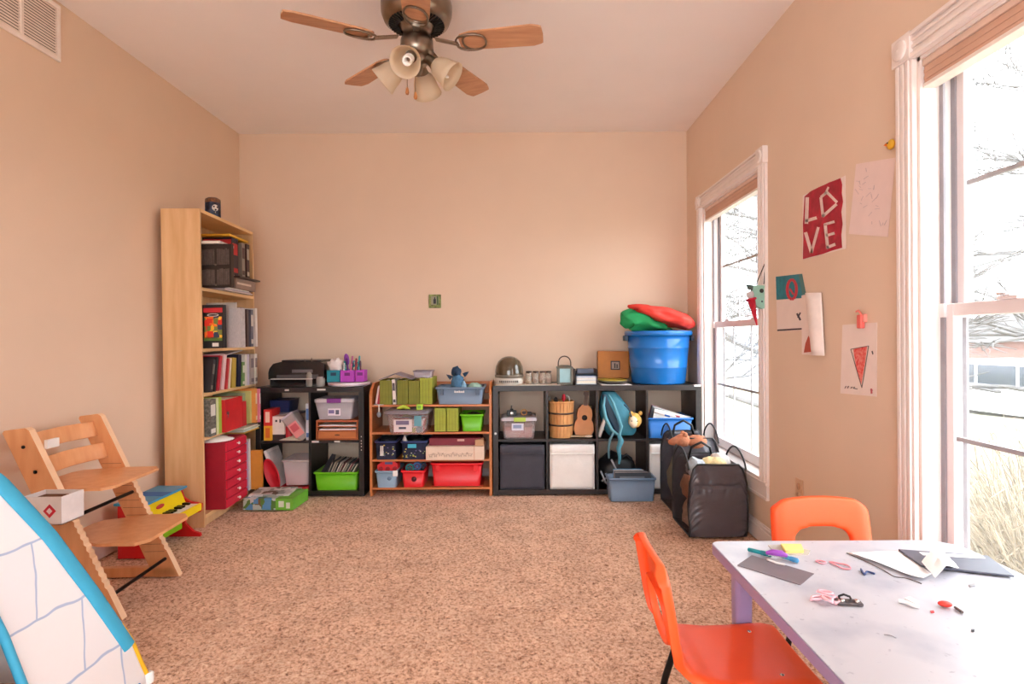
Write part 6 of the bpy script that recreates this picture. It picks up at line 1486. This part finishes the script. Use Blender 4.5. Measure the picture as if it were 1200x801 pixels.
m = MB(); stroke(m, (941.5, 348), (942, 356), 1.2); stroke(m, (944.5, 347), (942, 351), 1); m.build('pen_marks', C(60, 60, 66), cp)
wallpoly(MB(), ((942, 413), (951, 412), (950, 399), (947.5, 393), (944, 402)), .0056, .0006, 0, c).build('red_triangle', C(190, 80, 56), cp)
def roll(u, v):
    a = PW(944.5, 343, .006).lerp(PW(963.5, 342.5, .006), u); b2 = PW(952.5, 416, .006).lerp(PW(967.5, 416.5, .006), u)
    p = a.lerp(b2, v) - c; return (p.x - .022 * math.sin(math.pi * u) - .004, p.y, p.z)
MB().grid(roll, 14, 8).build('curled_flap', M('flap_white', (244, 232, 226), .8), cp, solid=.001)
wm, c = drawing('drawing', 'child drawing of a red watermelon wedge held by a pink clip', 'drawing', ((987.5, 380.5), (1028, 377.5), (1027.5, 464.5), (985, 460.5)), pinkpaper)
wallpoly(MB(), ((1000, 408), (1016, 405.5), (1014.5, 420), (1011, 440), (1009, 452), (1003.5, 432)), .002, .0006, 0, c).build('red_wedge', M('crayon_red', (226, 56, 50), .8, c2=(240, 150, 140), scale=90), wm)
m = MB()
for a, b_ in (((997, 409), (1010, 454)), ((1010, 454), (1018, 405)), ((997, 409), (1018, 405))): stroke(m, a, b_, .7)
for x in (990, 993, 997, 1000): stroke(m, (x, 455), (x + 1.5, 452 + x % 3), .8)
stroke(m, (1001, 455), (1005, 455.5), .8); stroke(m, (1022, 411), (1023, 415), 1.4)
m.build('pencil_lines', C(96, 84, 86), wm)
m = MB(); stroke(m, (1021, 455), (1021.5, 461), 2); stroke(m, (1020, 457), (1023, 457), .9); m.build('red_initial', C(190, 80, 90), wm)
ck = thing('pink_clip', 'coral pink plastic clip holding up the watermelon drawing', 'clip', PW(1007.5, 374, .012))
MB().box(-.010, .008, -.022, .006, -.035, .018).build('front_jaw', C(236, 110, 100), ck, bevel=.004)
MB().box(-.004, .012, -.03, -.022, -.012, .02).build('back_jaw', C(240, 150, 136), ck, bevel=.003)
MB().tube([(-.002, -.016, .018), (-.012, -.01, .034), (-.012, .002, .03)], .004, 7).build('lever', C(240, 130, 116), ck)
# bird mask and red cone hanging on the far window casing
mk_ = thing('hanging_mask', 'pale green paper bird head on a string at the far window', 'mask', PT(889, 347, 3.08))
pgn = M('pale_green_card', (150, 196, 178), .7, var=.05)
o3 = Vector(mk_.location)
def mp(px, py, dy=0): return PT(px, py, 3.08 + dy) - o3
hp = [mp(883, 334), (mp(899, 334)), mp(899.5, 361), mp(893, 361.5), mp(887, 359), mp(883.5, 352), mp(881, 343)]
n = len(hp); vs = [p + Vector((0, 0, 0)) for p in hp] + [p + Vector((0, .03, 0)) for p in hp]
MB().add(vs, [tuple(range(n)), tuple(range(n, 2 * n))[::-1]] + [(i, n + i, n + (i + 1) % n, (i + 1) % n) for i in range(n)]).build('head', pgn, mk_, bevel=.002)
MB().add([mp(874, 333), mp(883, 334), mp(882, 340), mp(876, 339), mp(874, 333, .02), mp(883, 334, .02), mp(882, 340, .02), mp(876, 339, .02)], [(0, 1, 2, 3), (7, 6, 5, 4), (0, 4, 5, 1), (1, 5, 6, 2), (2, 6, 7, 3), (3, 7, 4, 0)]).build('crest', C(70, 84, 80), mk_)
e_ = mp(892.5, 340.5); MB().lathe([(.011, 0), (.011, .002), (0, .0025)], n=18, X=TR(e_) @ RX(90)).build('eye', C(24, 30, 30), mk_)
e_ = mp(893, 353); MB().lathe([(.005, 0), (.005, .002), (0, .0025)], n=12, X=TR(e_) @ RX(90)).build('nostril', C(60, 80, 80), mk_)
for a, b_ in (((886, 333), (896.5, 308)), ((895, 333), (897, 308))): MB().tube([mp(*a), mp(*b_, .0)], .0028, 6).build('string', C(50, 44, 44), mk_)
MB().tube([mp(896.8, 308.5), mp(896.8, 308.5) + Vector((WR - .018 - (o3 + mp(896.8, 308.5)).x, 0, 0))], .003, 6).build('hook_pin', steel, mk_)
rc_ = thing('paper_cone', 'red pointed paper cone hanging left of the pale green bird head', 'ornament', PT(883, 360, 3.07))
o4 = Vector(rc_.location); q0, q1 = PT(880, 349, 3.07) - o4, PT(887, 381, 3.07) - o4
d_ = (q1 - q0).normalized().to_track_quat('Z', 'Y').to_matrix().to_4x4()
MB().lathe([(.027, 0), (.027, .012), (.020, .012), (.003, (q1 - q0).length)], n=16, X=TR(q0) @ d_).build('cone', C(206, 36, 64), rc_)
MB().lathe([(.016, -.035), (.02, -.02), (.014, 0)], n=14, X=TR(q0) @ d_).build('neck', C(206, 200, 200), rc_)
MB().tube([q0 + Vector((-.004, 0, .03)), PT(882.5, 337, 3.09) - o4], .0022, 5).build('string', C(50, 44, 44), rc_)
